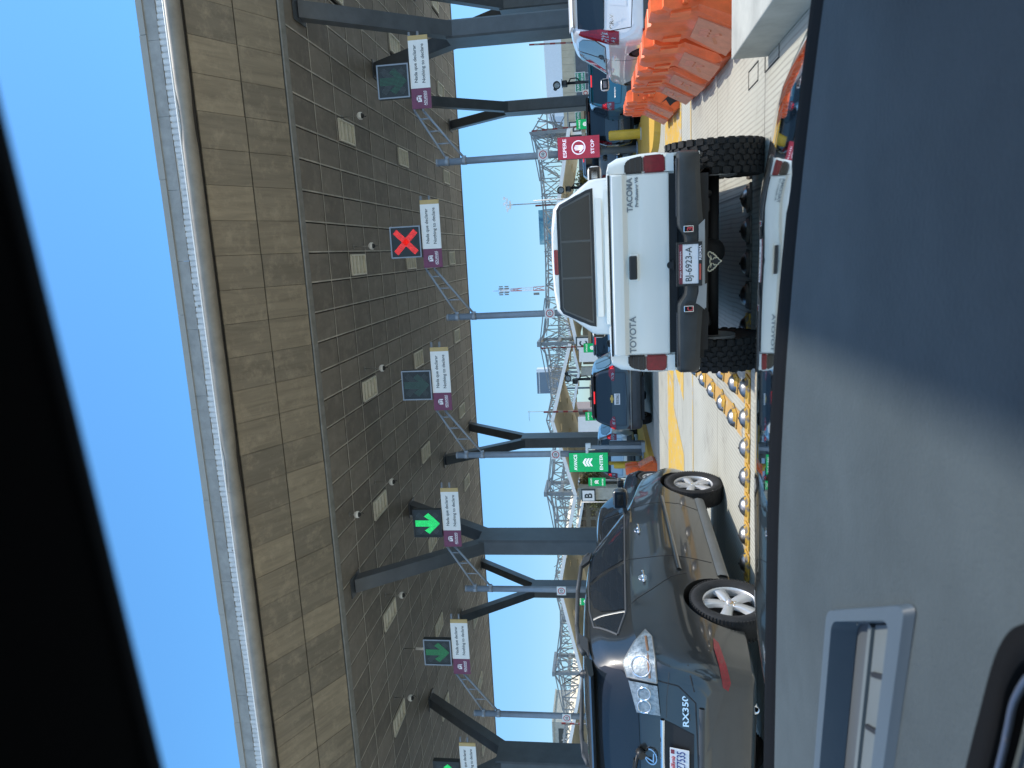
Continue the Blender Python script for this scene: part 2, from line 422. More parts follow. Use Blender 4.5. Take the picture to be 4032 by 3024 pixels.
mb = MB(); mb.quad((X0, 23.9, 11.79), (X1, 23.9, 11.79), (X1, 20.8, 13.41), (X0, 20.8, 13.41)); cbuild(mb, 'fascia_backing', M_gap)
mb = MB(); mb.box(((X0+X1)/2, 23.98, 11.66), (X1-X0, .24, .10), rot=Matrix.Rotation(-R(27), 3, 'X'), bev=.03); cbuild(mb, 'fascia_trim', M_trim)
# bull-nose gutter tube in sections, dented here and there
mb = MB(); x = X0
while x < X1:
    L = random.choice((3.2, 4.27, 4.27, 5.33)); x2 = min(x+L, X1); ns = 8; prev = None
    dent = random.random() < .10; dc = random.uniform(.2, .8)
    for k in range(ns+1):
        xx = x+.002+(x2-x-.004)*k/ns; rr = .225*(1-(.18*math.exp(-((k/ns-dc)/.12)**2) if dent else 0))
        ring = [mb.v((xx, 20.64+rr*math.cos(a), 13.46+rr*math.sin(a))) for a in [2*PI*q/20 for q in range(20)]]
        if prev:
            for q in range(20): mb._f([prev[q], prev[(q+1) % 20], ring[(q+1) % 20], ring[q]], True)
        prev = ring
    x = x2
cbuild(mb, 'gutter_tube', M_tube)
mb = MB(); x = X0  # white strip paints the sunlit upper edge of the tube
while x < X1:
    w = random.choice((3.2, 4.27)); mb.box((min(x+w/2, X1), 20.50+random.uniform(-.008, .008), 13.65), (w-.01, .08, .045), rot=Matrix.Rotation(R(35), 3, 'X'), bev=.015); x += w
cbuild(mb, 'tube_lit_edge', M_white)
# parapet: flat upper band, ribbed lower band, cap
mb = MB(); x = X0
while x < X1:
    w = 2.13; mb.b2((x+.004, 20.86, 14.12), (min(x+w, X1)-.004, 20.95, 14.5)); x += w
cbuild(mb, 'parapet', M_para); mb = MB()
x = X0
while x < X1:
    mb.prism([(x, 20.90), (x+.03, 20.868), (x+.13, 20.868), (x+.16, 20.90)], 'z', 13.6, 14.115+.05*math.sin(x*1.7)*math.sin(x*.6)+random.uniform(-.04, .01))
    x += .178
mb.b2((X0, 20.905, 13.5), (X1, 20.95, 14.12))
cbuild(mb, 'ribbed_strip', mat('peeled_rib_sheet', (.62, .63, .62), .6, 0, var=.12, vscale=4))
mb = MB()
for k in range(90):      # torn scraps of sheet hanging off the parapet
    cx = random.choice((8.5, 5.2, 3.6, -.4, -9.6, -11.3, -12.2, -20, 10.5, 1.5))+random.gauss(0, .35); cz = random.uniform(13.62, 13.98); s = random.uniform(.03, .09)
    P = [Vector((cx+random.uniform(-s, s), 20.86-random.uniform(.0, .06), cz+random.uniform(-s, s))) for _ in range(3)]; mb.quad(*P)
for k in range(9): mb.b2((-60+k*10.3, 20.84, 13.62), (-60+k*10.3+random.uniform(5, 9.5), 20.86, 13.78))
cbuild(mb, 'torn_flashing', M_para, fix=False)
mb = MB(); x = X0
while x < X1:
    w = random.choice((3.05, 4.1)); dz = random.uniform(-.015, .015); mb.b2((x+.005, 20.815+random.uniform(-.006, .006), 14.5), (min(x+w, X1)-.005, 21.2, 14.70+dz)); x += w
cbuild(mb, 'parapet_cap', M_cap)

def col_support(x, y, label):
    t = thing('canopy_column', label, 'column', (x, y, 0), 0, 'slate columns carrying the canopy')
    mb = MB(); c = .07; w, d = .34, .8
    mb.prism([(-w+c, -d), (w-c, -d), (w, -d+c), (w, d-c), (w-c, d), (-w+c, d), (-w, d-c), (-w, -d+c)], 'z', 0, 7.25)
    mb.b2((-w-.02, -d-.02, 0), (w+.02, d+.02, .35))
    mb.build('shaft', M_col, t)
    for s in (-1, 1):
        mb = MB(); mb.bar((0, s*.25, 6.7), (0, s*4.35, 11.74), .56, .5); mb.box((0, s*4.3, 11.66), (.8, 1.0, .04)); mb.build('strut', M_col, t)
    return t
for x, y, lb in [(8.62, 29.85, 'dark slate V-topped column behind the white hatchback, front row, right'),
                 (-12.78, 29.85, 'broad dark slate V-topped column above the dark hatchback, front row, middle'),
                 (-24.4, 30.6, 'broad slate V-topped column at the left end of the front row'),
                 (8.85, 46.7, 'thinner dark V-topped column behind the teal hatchback, back row, right'),
                 (-12.7, 46.7, 'thin dark V-topped column beside the green enter board, back row, middle'),
                 (-24.2, 47.9, 'thin dark V-topped column behind the fourth sign gantry, back row, left'),
                 (14.8, 46.9, 'dark column half hidden behind the front right column at the right edge, back row'),]:
    col_support(x, y, lb)
# ceiling lights
def make_light():
    t = thing('ceiling_light', 'x', 'ceiling light', (0, 0, 0), 0, 'louvred lights set in the canopy ceiling')
    mb = MB(); mb.b2((-.50, -1.02, .0), (-.425, 1.02, .03)); mb.b2((.425, -1.02, .0), (.50, 1.02, .03)); mb.b2((-.425, -1.02, .0), (.425, -.875, .03)); mb.b2((-.425, .875, .0), (.425, 1.02, .03)); mb.build('surround', mat('light_surround', (.13, .12, .105), .6), t)
    mb = MB(); a, b = .40, .85
    for x in (-a, a): mb.box((x, 0, -.02), (.06, 2*b, .10))
    for y in (-b, b): mb.box((0, y, -.02), (2*a-.06, .06, .10))
    mb.build('frame', M_fix, t)
    mb = MB(); mb.box((0, 0, .02), (2*a-.06, 2*b-.06, .02)); mb.build('diffuser', M_fixd, t)
    for y in (-.45, 0, .45):
        mb = MB(); mb.prism([(y-.07, .008), (y+.07, .008), (y+.02, -.05), (y-.02, -.05)], 'x', -a+.03, a-.03); mb.build('louvre', M_fix, t)
    return t
rown = ['front', 'middle', 'back']
ordn = ['first', 'second', 'third', 'fourth', 'fifth', 'sixth', 'seventh', 'eighth', 'ninth', 'tenth', 'eleventh']
L0 = None
vis = {0: [1, 2, 3, 4, 5, 6, 7], 1: [1, 2, 3, 4, 5, 6, 7, 8], 2: [0, 1, 2, 3, 4, 5, 6, 7, 8, 9, 10]}
for r in range(3):
    for q, i in enumerate(vis[r]):
        lb = f'pale louvred ceiling light, {ordn[q]} from the right in the {rown[r]} row of the canopy'
        loc = (LX[i], LY[r], ZC-.01)
        if L0 is None: L0 = make_light(); L0.location = loc; L0['label'] = lb
        else: dup(L0, loc, label=lb)
# dome cameras / hanging lamps
def make_dome(drop, r):
    t = thing('dome_camera', 'x', 'security camera', (0, 0, 0), 0, 'white dome cameras hanging from the ceiling')
    mb = MB(); mb.cyl((0, 0, 0), (0, 0, -drop), .022, seg=8); mb.cyl((0, 0, 0), (0, 0, -.03), .09); mb.build('stem', M_trim, t)
    mb = MB(); mb.lathe([(.03, -drop+.06), (r*.8, -drop), (r, -drop-.06), (r, -drop-.14), (0, -drop-.14)], 'z', 16); mb.build('housing', M_white, t)
    mb = MB(); mb.sphere((0, 0, -drop-.14), r*.72, 14, 8); mb.build('lens_dome', M_black, t)
    mb = MB(); mb.tube([(.0, .02, -drop+.05), (.0, .16, -drop-.05), (.0, .2, -drop-.22), (.0, .1, -drop-.3)], .012, 6); mb.build('cable', M_black, t)
    return t
D0 = None
for k, x in enumerate((5.68, .55, -4.58, -9.66, -15.04, -20.22)):
    lb = f'white dome camera hanging under the ceiling, {ordn[k]} from the right'
    if D0 is None: D0 = make_dome(.7, .15); D0.location = (x, 29.0, ZC); D0['label'] = lb
    else: dup(D0, (x, 29.0, ZC), label=lb)
t = make_dome(.25, .14); t.location = (-9.9, 25.7, ZC); t['label'] = 'white dome camera close to the fascia edge, left of the streak of ceiling lights'
t = make_dome(1.25, .16); t.location = (-18.9, 31.0, ZC); t['label'] = 'white dome camera on a long drop tube above the fifth arrow signal'
mb = MB(); mb.cyl((0, 0, -.62), (0, 0, -1.2), .07, seg=12); mb.build('sleeve', M_gold if False else M_white, t)

# ------------------------------------------------------------------ sign gantries
def arrow_poly(cx, cz, s):
    w = .115*s; P = [(-w, .46), (w, .46), (w, -.10), (.27, .12), (.40, -.05), (0, -.46), (-.40, -.05), (-.27, .12), (-w, -.10)]
    return [(cx+x*s if abs(x) > w+1e-6 else cx+x, cz+z*s) for x, z in P]
def cross_polys(cx, cz, s):
    o = []
    for sg in (1, -1):
        a = sg*PI/4; c, d = math.cos(a), math.sin(a); w, l = .105*s, .56*s
        o.append([(cx+c*x-d*z, cz+d*x+c*z) for x, z in ((-l, -w), (l, -w), (l, w), (-l, w))])
    return o
ARROWS = {
 'dim': mat_led('led_dim_green', (.03, .5, .25), (.03, .10, .06), .043, .10, .30),
 'faint': mat_led('led_faint_green', (.05, .3, .2), (.05, .11, .085), .043, .03, .36),
 'mid': mat_led('led_mid_green', (.02, .75, .22), (.03, .12, .05), .043, .22),
 'bright': mat_led('led_bright_green', (.01, .95, .22), (.03, .2, .06), .043, 1.1, .43),
 'red': mat_led('led_red', (1., .035, .03), (.3, .02, .02), .043, .95, .42)}
M_ghost = mat_led('led_off', (0, 0, 0), (.06, .07, .07), .043, 0, .36)
M_mesh = mat_led('led_board_black', (0, 0, 0), (.035, .04, .04), .043, 0, .30)
def gantry(px, state, label):
    t = thing('sign_gantry', label, 'sign gantry', (px, 25.55, 0), 0, 'lane sign gantries in a row across the lanes')
    mb = MB(); mb.cyl((0, 0, .15), (0, 0, 7.14), .118, seg=20); mb.cyl((0, 0, .15), (0, 0, .2), .24, seg=20); mb.build('pole', M_pole, t)
    mb = MB(); mb.cyl((0, 0, 7.10), (0, 0, 7.16), .125, seg=20); mb.build('pole_cap', M_pole, t)
    for z in (6.77, 6.155):
        mb = MB(); mb.cyl((0, 0, z-.085), (0, 0, z+.085), .132, seg=20); mb.box((0, -.13, z), (.12, .05, .10)); mb.box((.13, 0, z), (.10, .1, .12)); mb.build('clamp', M_pole, t)
    mb = MB(); up = [(.1, 0, 6.77), (1.77, 0, 7.80), (1.95, 0, 7.82), (4.36, 0, 7.82)]; lo = [(.1, 0, 6.155), (1.77, 0, 7.49), (1.95, 0, 7.52), (4.36, 0, 7.52)]
    mb.tube(up, .042, 10); mb.tube(lo, .042, 10)
    for q in (.32, .58, .84): mb.cyl((.1+1.67*q, 0, 6.77+1.03*q), (.1+1.67*q, 0, 6.155+1.335*q), .024, seg=8)
    mb.build('arm', M_pole, t)
    mb = MB(); mb.b2((2.48, -.11, 7.17), (4.04, -.07, 7.86)); pn = mb.build('sign_panel', M_white, t)
    pn.rotation_euler = (0, R(random.uniform(-.18, .18)), 0)
    mb = MB(); mb.b2((4.04, -.112, 7.17), (4.19, -.068, 7.86)); mb.build('gold_strip', M_gold, pn)
    mb = MB(); mb.b2((1.81, -.112, 7.17), (2.48, -.068, 7.86)); mp = mb.build('maroon_panel', M_mar, pn)
    text('Nada que declarar', 'lettering', 1.22, .15, M_ink, pn, (3.28, -.1125, 7.64), bold=.012)
    text('Nothing to declare', 'lettering', 1.26, .15, M_ink, pn, (3.28, -.1125, 7.37), bold=.012)
    text('ADUANAS', 'lettering', .48, .085, M_wink, pn, (2.145, -.115, 7.385), bold=.015)
    mb = MB(); y = -.115
    for a, b, c, d in ((2.03, 7.50, 2.08, 7.68), (2.03, 7.64, 2.24, 7.68), (2.20, 7.50, 2.24, 7.68), (2.08, 7.50, 2.14, 7.54), (1.92, 7.31, 2.37, 7.325)):
        mb.b2((a, y-.001, b), (c, y+.004, d))
    mb.prism([(2.09, 7.55), (2.12, 7.62), (2.19, 7.60), (2.17, 7.53), (2.13, 7.50)], 'y', y-.001, y+.004)
    mb.build('emblem', M_wink, pn)
    mb = MB(); mb.b2((2.22, -.17, 7.885), (3.34, .02, 9.01)); bd = mb.build('signal_board', M_mesh, t)
    mb = MB(); f = .045
    for a, b in (((2.22, 7.885), (3.34, 7.885+f)), ((2.22, 9.01-f), (3.34, 9.01)), ((2.22, 7.93), (2.22+f, 8.965)), ((3.34-f, 7.93), (3.34, 8.965))):
        mb.b2((a[0], -.20, a[1]), (b[0], -.172, b[1]))
    mb.build('frame', M_pole if state != 'bright' else M_black, bd)
    cx, cz = 2.78, 8.445
    mb = MB()
    for p in cross_polys(0, 0, .96): mb.prism(p, 'y', -.004, 0)
    if state == 'red': mb.build('cross', ARROWS['red'], bd, (cx, -.172, cz))
    else:
        mb.build('cross', M_ghost, bd, (cx, -.172, cz))
        mb = MB(); mb.prism(arrow_poly(0, 0, 1.06), 'y', -.004, 0); mb.build('arrow', ARROWS[state], bd, (cx, -.1765, cz))
    mb = MB(); mb.b2((-.165, -.15, 3.20), (.185, -.13, 3.55)); pl = mb.build('speed_plate', M_white, t)
    mb = MB(); ring2d(mb, (.01, 3.375), .105, .135, -.152); mb.build('ring', M_red, pl, fix=False)
    text('10', 'lettering', .12, .11, M_ink, pl, (.01, -.1525, 3.375), bold=.02)
    return t
for px, st, lb in [(3.23, 'dim', 'pole with nothing-to-declare sign and unlit dim green arrow board, rightmost gantry'),
                   (-2.23, 'red', 'pole with nothing-to-declare sign under a lit red cross board'),
                   (-7.48, 'faint', 'pole with nothing-to-declare sign under a faint grey-green arrow board, middle of the row'),
                   (-12.93, 'bright', 'pole with nothing-to-declare sign under the brightest lit green arrow board'),
                   (-18.4, 'mid', 'pole with nothing-to-declare sign under a medium green arrow, second from the left'),
                   (-23.9, 'bright', 'nothing-to-declare sign with green arrow board cut by the left edge of the photo')]:
    gantry(px, st, lb)

M_bred = mat_led('led_wall_red', (.42, .03, .065), (.25, .03, .05), .02, .62, .62, (.2, .02, .04))
M_bgrn = mat_led('led_wall_green', (.0, .40, .13), (.0, .25, .08), .02, .72, .62, (.0, .16, .06))
M_ledw = mat('led_white', (.8, .8, .85), .5, var=0, emis=(.9, .85, 1.), estr=.75)
def board(x, y, z0, kind, label, w=.74, h=1.43):
    t = thing('display_board', label, 'display board', (x, y, z0), 0, 'LED wait and go boards at the lanes')
    mb = MB(); mb.b2((-w/2, -.06, 0), (w/2, .06, h)); mb.build('cabinet', M_black, t)
    mb = MB(); mb.b2((-w/2+.008, -.004, .008), (w/2-.008, 0, h-.008)); mb.build('screen', M_bred if kind == 'stop' else M_bgrn, t, (0, -.061, 0))
    yy = -.067
    top, bot = ('ESPERE', 'STOP') if kind == 'stop' else ('AVANCE', 'ENTER')
    text(top, 'lettering', .60, .12, M_ledw, t, (0, yy, h-.24), bold=.012)
    text(bot, 'lettering', .45 if kind == 'stop' else .58, .115, M_ledw, t, (0, yy, .25), bold=.012)
    mb = MB()
    if kind == 'stop':
        c = (0, .72); ring2d(mb, c, .20, .235, yy)
        mb.b2((-.09, yy-.002, .60), (.075, yy, .72))
        for i, (fx, l) in enumerate(((-.073, .12), (-.028, .145), (.017, .14), (.060, .11))): mb.b2((fx-.017, yy-.002, .72), (fx+.017, yy, .72+l))
        mb.prism([(-.09, .60), (-.09, .66), (-.15, .71), (-.165, .685), (-.12, .61)], 'y', yy-.002, yy)
        mb.prism([(-.09, .60), (.075, .60), (.045, .545), (-.05, .545)], 'y', yy-.002, yy)
    else:
        for k in range(3):
            z = .60+k*.105; mb.prism([(-.15, z-.04), (-.15, z+.03), (0, z+.12), (.15, z+.03), (.15, z-.04), (0, z+.05)], 'y', yy-.002, yy)
    mb.build('symbol', M_ledw, t, fix=False)
    mb = MB(); mb.b2((-.05, .06, h*.3), (.05, .13, h*.7)); mb.build('bracket', M_black, t)
    return t
board(3.37, 25.33, 1.43, 'stop', 'red LED board reading ESPERE STOP with a white hand')
board(-7.74, 25.33, 1.45, 'go', 'larger green LED board reading AVANCE ENTER beside the orange barrier')
for x, z, lb in [(-19.15, 1.74, 'small far green LED board reading AVANCE ENTER, under the letter B'),
                 (-7.88, 1.76, 'small far green LED board just left of the white pickup, under the letter C'),
                 (-13.52, 1.80, 'small far green LED board above the dark blue hatchback'),
                 (9.27, 1.75, 'small far green LED board above the grey pickup at the right'),
                 (-29.9, 3.0, 'far green LED board seen through the roof rails of the dark hatchback')]:
    b = board(x, 57, z, 'go', lb)
    mb = MB(); mb.cyl((.05, .2, -z), (.05, .2, 1.0), .08, seg=10); mb.build('pole', M_pole, b)

# ------------------------------------------------------------------ islands, bollards, posts
def island(x, y0, y1, w, label_mat, nose=1.2):
    mb = MB(); n = 10; P = []
    for k in range(n+1):
        a = PI+PI*k/n; P.append((w/2*math.cos(a), nose*math.sin(a)*1.0))
    P = [(x+a, y0+nose+b) for a, b in P]+[(x+w/2, y1), (x-w/2, y1)]
    t = bmesh.new(); A = [t.verts.new((a, b, 0)) for a, b in P]; B = [t.verts.new((x+(a-x)*.94, b+(.04 if b < y0+nose else 0), .15)) for a, b in P]
    t.faces.new(B)
    for i in range(len(P)): j = (i+1) % len(P); t.faces.new([A[i], A[j], B[j], B[i]])
    mb.merge(t)
    return tag(mb.build('traffic_island', M_yel2), kind='structure')
for px in (8.7, 3.23, -2.23, -7.48, -12.93, -18.4, -23.9): island(px-.15 if px > 0 else px+.05, 17.6 if px > 0 else 20.0, 44, 1.65, None)
B0 = None
def bollard(x, y, h, r, label, z0=.15):
    t = thing('bollard', label, 'bollard', (x, y, z0), 0, 'yellow steel bollards on the islands')
    mb = MB(); mb.lathe([(r, 0), (r, h-.05), (r*.9, h-.015), (r*.6, h), (0, h)], 'z', 20); mb.build('post', M_yelbol, t)
    mb = MB(); mb.cyl((0, 0, -.15), (0, 0, .03), r*1.25, seg=20); mb.build('collar', M_conc, t)
    return t
bollard(3.40, 23.4, 1.0, .15, 'fat yellow bollard on the kerb in front of the stop board')
bollard(-7.76, 24.9, 1.1, .115, 'yellow bollard below the larger green enter board')
bollard(-8.07, 26.2, 1.28, .07, 'thin dark yellow bollard left of the fat one under the enter board')
bollard(3.15, 31.0, 1.0, .13, 'yellow bollard half hidden behind the mirror of the white pickup')
mb = MB(); mb.box((0, 0, 1.0), (.12, .12, 2.0)); mb.b2((-.18, -.12, 0), (.18, .12, .12))
t = thing('gate_post', 'grey steel gate post with a white camera head beside the enter board', 'post', (-6.95, 24.5, .15))
mb.build('post', M_pole, t)
mb = MB(); mb.box((-.03, 0, 2.03), (.34, .18, .10), bev=.02); mb.box((.08, -.05, 1.95), (.16, .12, .1)); mb.build('camera_head', M_white, t)
mb = MB(); mb.b2((-7.42, 25.45, .15), (-7.05, 25.7, 1.40)); tag(mb.build('control_cabinet', M_col), 'dark grey control cabinet on the island behind the gate post', 'cabinet')
for s in (-6.0, -3.2):
    pass
# lane cameras on posts
def lane_cam(x, y, label, sgn=1):
    t = thing('lane_camera', label, 'camera', (x, y, 0), 0, 'black plate-reading cameras on posts')
    mb = MB(); mb.cyl((0, 0, 0), (0, 0, 2.6), .05, seg=12); mb.box((0, 0, 2.1), (.10, .10, .3)); mb.build('post', M_black, t)
    mb = MB(); mb.box((-.04, -.15, 2.62), (.17, .42, .17), bev=.03); mb.box((-.04, -.2, 2.72), (.2, .5, .02)); mb.cyl((-.04, -.37, 2.62), (-.04, -.345, 2.62), .06, seg=14); mb.build('camera_body', M_black, t)
    mb = MB(); mb.lathe([(.10, .12), (.135, 0), (.135, -.10), (.11, -.10), (.105, -.03)], 'y', 20, (.07*sgn, -.12, 2.92)); mb.cyl((.07*sgn, .0, 2.92), (.16*sgn+.05, .25, 3.0), .07, seg=12); mb.build('lamp_ring', M_black, t)
    mb = MB(); mb.cyl((.07*sgn, -.15, 2.92), (.07*sgn, -.13, 2.92), .10, seg=18); mb.build('lens', M_lampclr, t)
    mb = MB(); mb.tube([(.0, -.05, 2.5), (.13, -.1, 2.42), (.14, -.1, 2.2), (.02, -.03, 2.08)], .022, 8); mb.build('cable', M_black, t)
    return t
lane_cam(5.93, 27.5, 'black camera and ring lamp on a post above the teal hatchback', -1)
lane_cam(2.24, 27.5, 'black camera and ring lamp on a post right of the white pickup cab', -1)
lane_cam(-5.03, 27.5, 'black camera and ring lamp on a post behind the dark blue hatchback')

# ------------------------------------------------------------------ road studs
def make_stud(shadowed=False):
    t = thing('road_stud', 'x', 'road stud', (0, 0, 0), 0, 'steel dome studs bolted across the lane')
    mb = MB(); r = .118; mb.lathe([(r, .004), (r, .014), (.105, .030), (.088, .058), (.062, .078), (.032, .088), (0, .091)], 'z', 22); mb.build('dome', M_steel, t)
    mb = MB(); mb.box((0, -.02, .012), (.27, .20, .02), bev=.008)
    pr = [(.121, .012), (.1105, .030), (.1005, .047)]
    rings = [[mb.v((q*math.cos(a), q*math.sin(a), h)) for a in [PI*1.02+PI*.96*k/12 for k in range(13)]] for q, h in pr]
    for A, B in zip(rings, rings[1:]):
        for k in range(12): mb._f([A[k], A[k+1], B[k+1], B[k]], True)
    mb.build('base_plate', M_studshade if shadowed else M_studyel, t)
    mb = MB(); mb.cyl((0, 0, .0), (0, 0, .098), .012, seg=8); mb.build('bolt', M_black, t)
    return t
S0 = S1 = None; studs = []
for k in range(15): studs.append((-3.66+.312*k, 7.23+.012*min(k, 6), 0, f'domed steel stud, number {ordn[k] if k < 11 else ""} from the left in the front row'))
nm = ['first', 'second', 'third', 'fourth', 'fifth', 'sixth', 'seventh', 'eighth', 'ninth', 'tenth', 'eleventh', 'twelfth', 'thirteenth', 'fourteenth', 'fifteenth']
studs = [(x, y, a, f'domed steel stud with {"shade-painted" if x > -.75 else "yellow"} base, {nm[k]} from the left in the crosswise row') for k, (x, y, a, l) in enumerate(studs)]
for k, (x, y) in enumerate([(-1.95, 8.0), (-1.95, 8.78), (-1.955, 9.6), (-1.965, 10.45), (-1.98, 11.45), (-1.99, 12.4)]): studs.append((x, y, 1, f'domed steel stud in the sunlit lengthwise row, {nm[k]} from the near end'))
for k, (x, y) in enumerate([(-1.55, 7.95), (-1.57, 8.85), (-1.58, 9.75)]): studs.append((x, y, 1, f'shaded domed stud beside the left rear tyre of the pickup, {nm[k]} from the near end'))
for x, y, a, lb in studs:
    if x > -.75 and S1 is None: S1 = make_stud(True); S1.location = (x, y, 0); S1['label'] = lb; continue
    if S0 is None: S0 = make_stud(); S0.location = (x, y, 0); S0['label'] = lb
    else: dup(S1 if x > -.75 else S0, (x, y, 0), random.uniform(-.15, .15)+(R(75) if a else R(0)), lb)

# ------------------------------------------------------------------ water barriers
def water_barrier(x, y, rz, label, L=1.14, cracked=False, sc_=1):
    t = thing('water_barrier', label, 'barrier', (x, y, 0), rz, 'orange plastic water-filled barriers', sc_)
    mb = MB()
    prof = [(-.30, .10), (-.30, .16), (-.12, .50), (-.115, .55), (-.115, .86), (-.085, .92), (.085, .92), (.115, .86), (.115, .55), (.12, .50), (.30, .16), (.30, .10), (.27, 0), (-.27, 0)]
    prof = [(x_, z) for x_, z in prof]
    n = 26; rings = []
    for k in range(n+1):
        yy = -L/2+L*k/n; e = min(k, n-k); sh = .965 if e == 0 else 1.0
        # castle notches along the top: two raised blocks, a dip between and at ends
        u = k/n; dip = .10 if (u < .09 or u > .91) else (.035 if .46 < u < .54 else 0)
        pinch = .028 if (.36 < u < .64) else 0
        ring = []
        for px, pz in prof:
            z = pz-(dip if pz > .8 else 0)
            xx = px*sh
            if .52 < pz < .88: xx -= math.copysign(pinch, px)
            if .15 < pz < .52 and (u < .06 or u > .94): xx *= .80
            ring.append(mb.v((xx, yy, z*(.99 if e == 0 else 1))))
        rings.append(ring)
    for A, B in zip(rings, rings[1:]):
        m_ = len(prof)
        for i in range(m_): mb._f([A[i], A[(i+1) % m_], B[(i+1) % m_], B[i]])
    mb._f(rings[0]); mb._f(rings[-1][::-1])
    bmesh.ops.bevel(mb.bm, geom=[e for e in mb.bm.edges if e.is_manifold and e.calc_face_angle(0) > .35], offset=.014, segments=2, affect='EDGES', profile=.6)
    bd = mb.build('body', M_orange, t, sharp=38)
    def sidep(s, y0, z0, off=.012):     # point on the sloped flank
        k = (z0-.16)/.34; return (s*(.30-.18*k+off), y0, z0)
    for s in (-1, 1):
        for c in (0,):
            mb = MB(); a = .42
            P = [sidep(s, c-a, .10), sidep(s, c+a, .10), sidep(s, c+a*.8, .47), sidep(s, c-a*.8, .47)]
            Q = [(p[0]-s*.05, p[1], p[2]) for p in P]
            V = [mb.v(p) for p in P]; W = [mb.v(p) for p in Q]; mb._f(V)
            for i in range(4): mb._f([V[i], V[(i+1) % 4], W[(i+1) % 4], W[i]])
            for q in (-.09, 0, .09):
                p0, p1 = Vector(sidep(s, c+q-.05, .33, .006)), Vector(sidep(s, c+q+.05, .41, .006)); mb.bar(p0, p1, .030, .03)
            mb.bar(sidep(s, c-.16, .24, .006), sidep(s, c, .29, .006), .03, .03); mb.bar(sidep(s, c, .29, .006), sidep(s, c+.16, .24, .006), .03, .03)
            mb.build('flank_pad', M_orange2, t)
            mb = MB(); mb.bm.free()
            for e in (-1, 1): mb = MB(); mb.prism([(c+e*L*.30, .56), (c+e*L*.47, .56), (c+e*L*.44, .74), (c+e*L*.33, .74)], 'x', s*.095, s*.135); mb.build('lug', M_orange, t)
    mb = MB(); mb.box((0, -L/2-.03, .50), (.10, .10, .09), bev=.015); mb.box((.05, -L/2-.045, .58), (.06, .13, .05), bev=.012); mb.box((-.06, -L/2-.02, .62), (.05, .08, .05), bev=.01)
    mb.box((0, L/2+.02, .40), (.10, .10, .09), bev=.015); mb.build('coupling', M_orange, t)
    mb = MB(); mb.cyl((0, -L/2-.004, .72), (0, -L/2+.02, .72), .012, seg=8); mb.build('bolt_hole', M_black, t)
    if cracked:
        mb = MB(); P = [(-.16, .33), (-.05, .20), (-.10, .12), (.02, .05), (.0, .0), (-.13, .0), (-.17, .11), (-.22, .17), (-.11, .24)]
        mb.prism(P, 'y', -L/2-.006, -L/2+.01); mb.build('crack', M_under, t)
    return t
bars = [(2.22, 7.68, -1, 'nearest orange water barrier, standing by the concrete plinth'),
        (2.22, 8.87, -2, 'second orange water barrier from the concrete plinth'),
        (2.27, 10.06, -4, 'third orange water barrier from the concrete plinth'),
        (2.38, 11.28, -5, 'fourth orange water barrier from the concrete plinth'),
        (2.66, 14.1, -4, 'cracked orange water barrier standing on the yellow paint beyond a gap'),
        (2.74, 15.3, -4, 'farthest orange water barrier of the sunlit row, behind the cracked one')]
for k, (x, y, a, lb) in enumerate(bars): water_barrier(x, y, R(a), lb, 1.14, k == 4)
water_barrier(-6.75, 21.3, R(8), 'lone orange water barrier in shade beside the dark hatchback', 1.3)
mb = MB(); mb.box((2.9, 4.2, .15), (2.8, 4.8, .30), bev=.012)
tag(mb.build('concrete_plinth', M_conc), 'low pale concrete plinth at the right, its near side in shade', 'plinth')

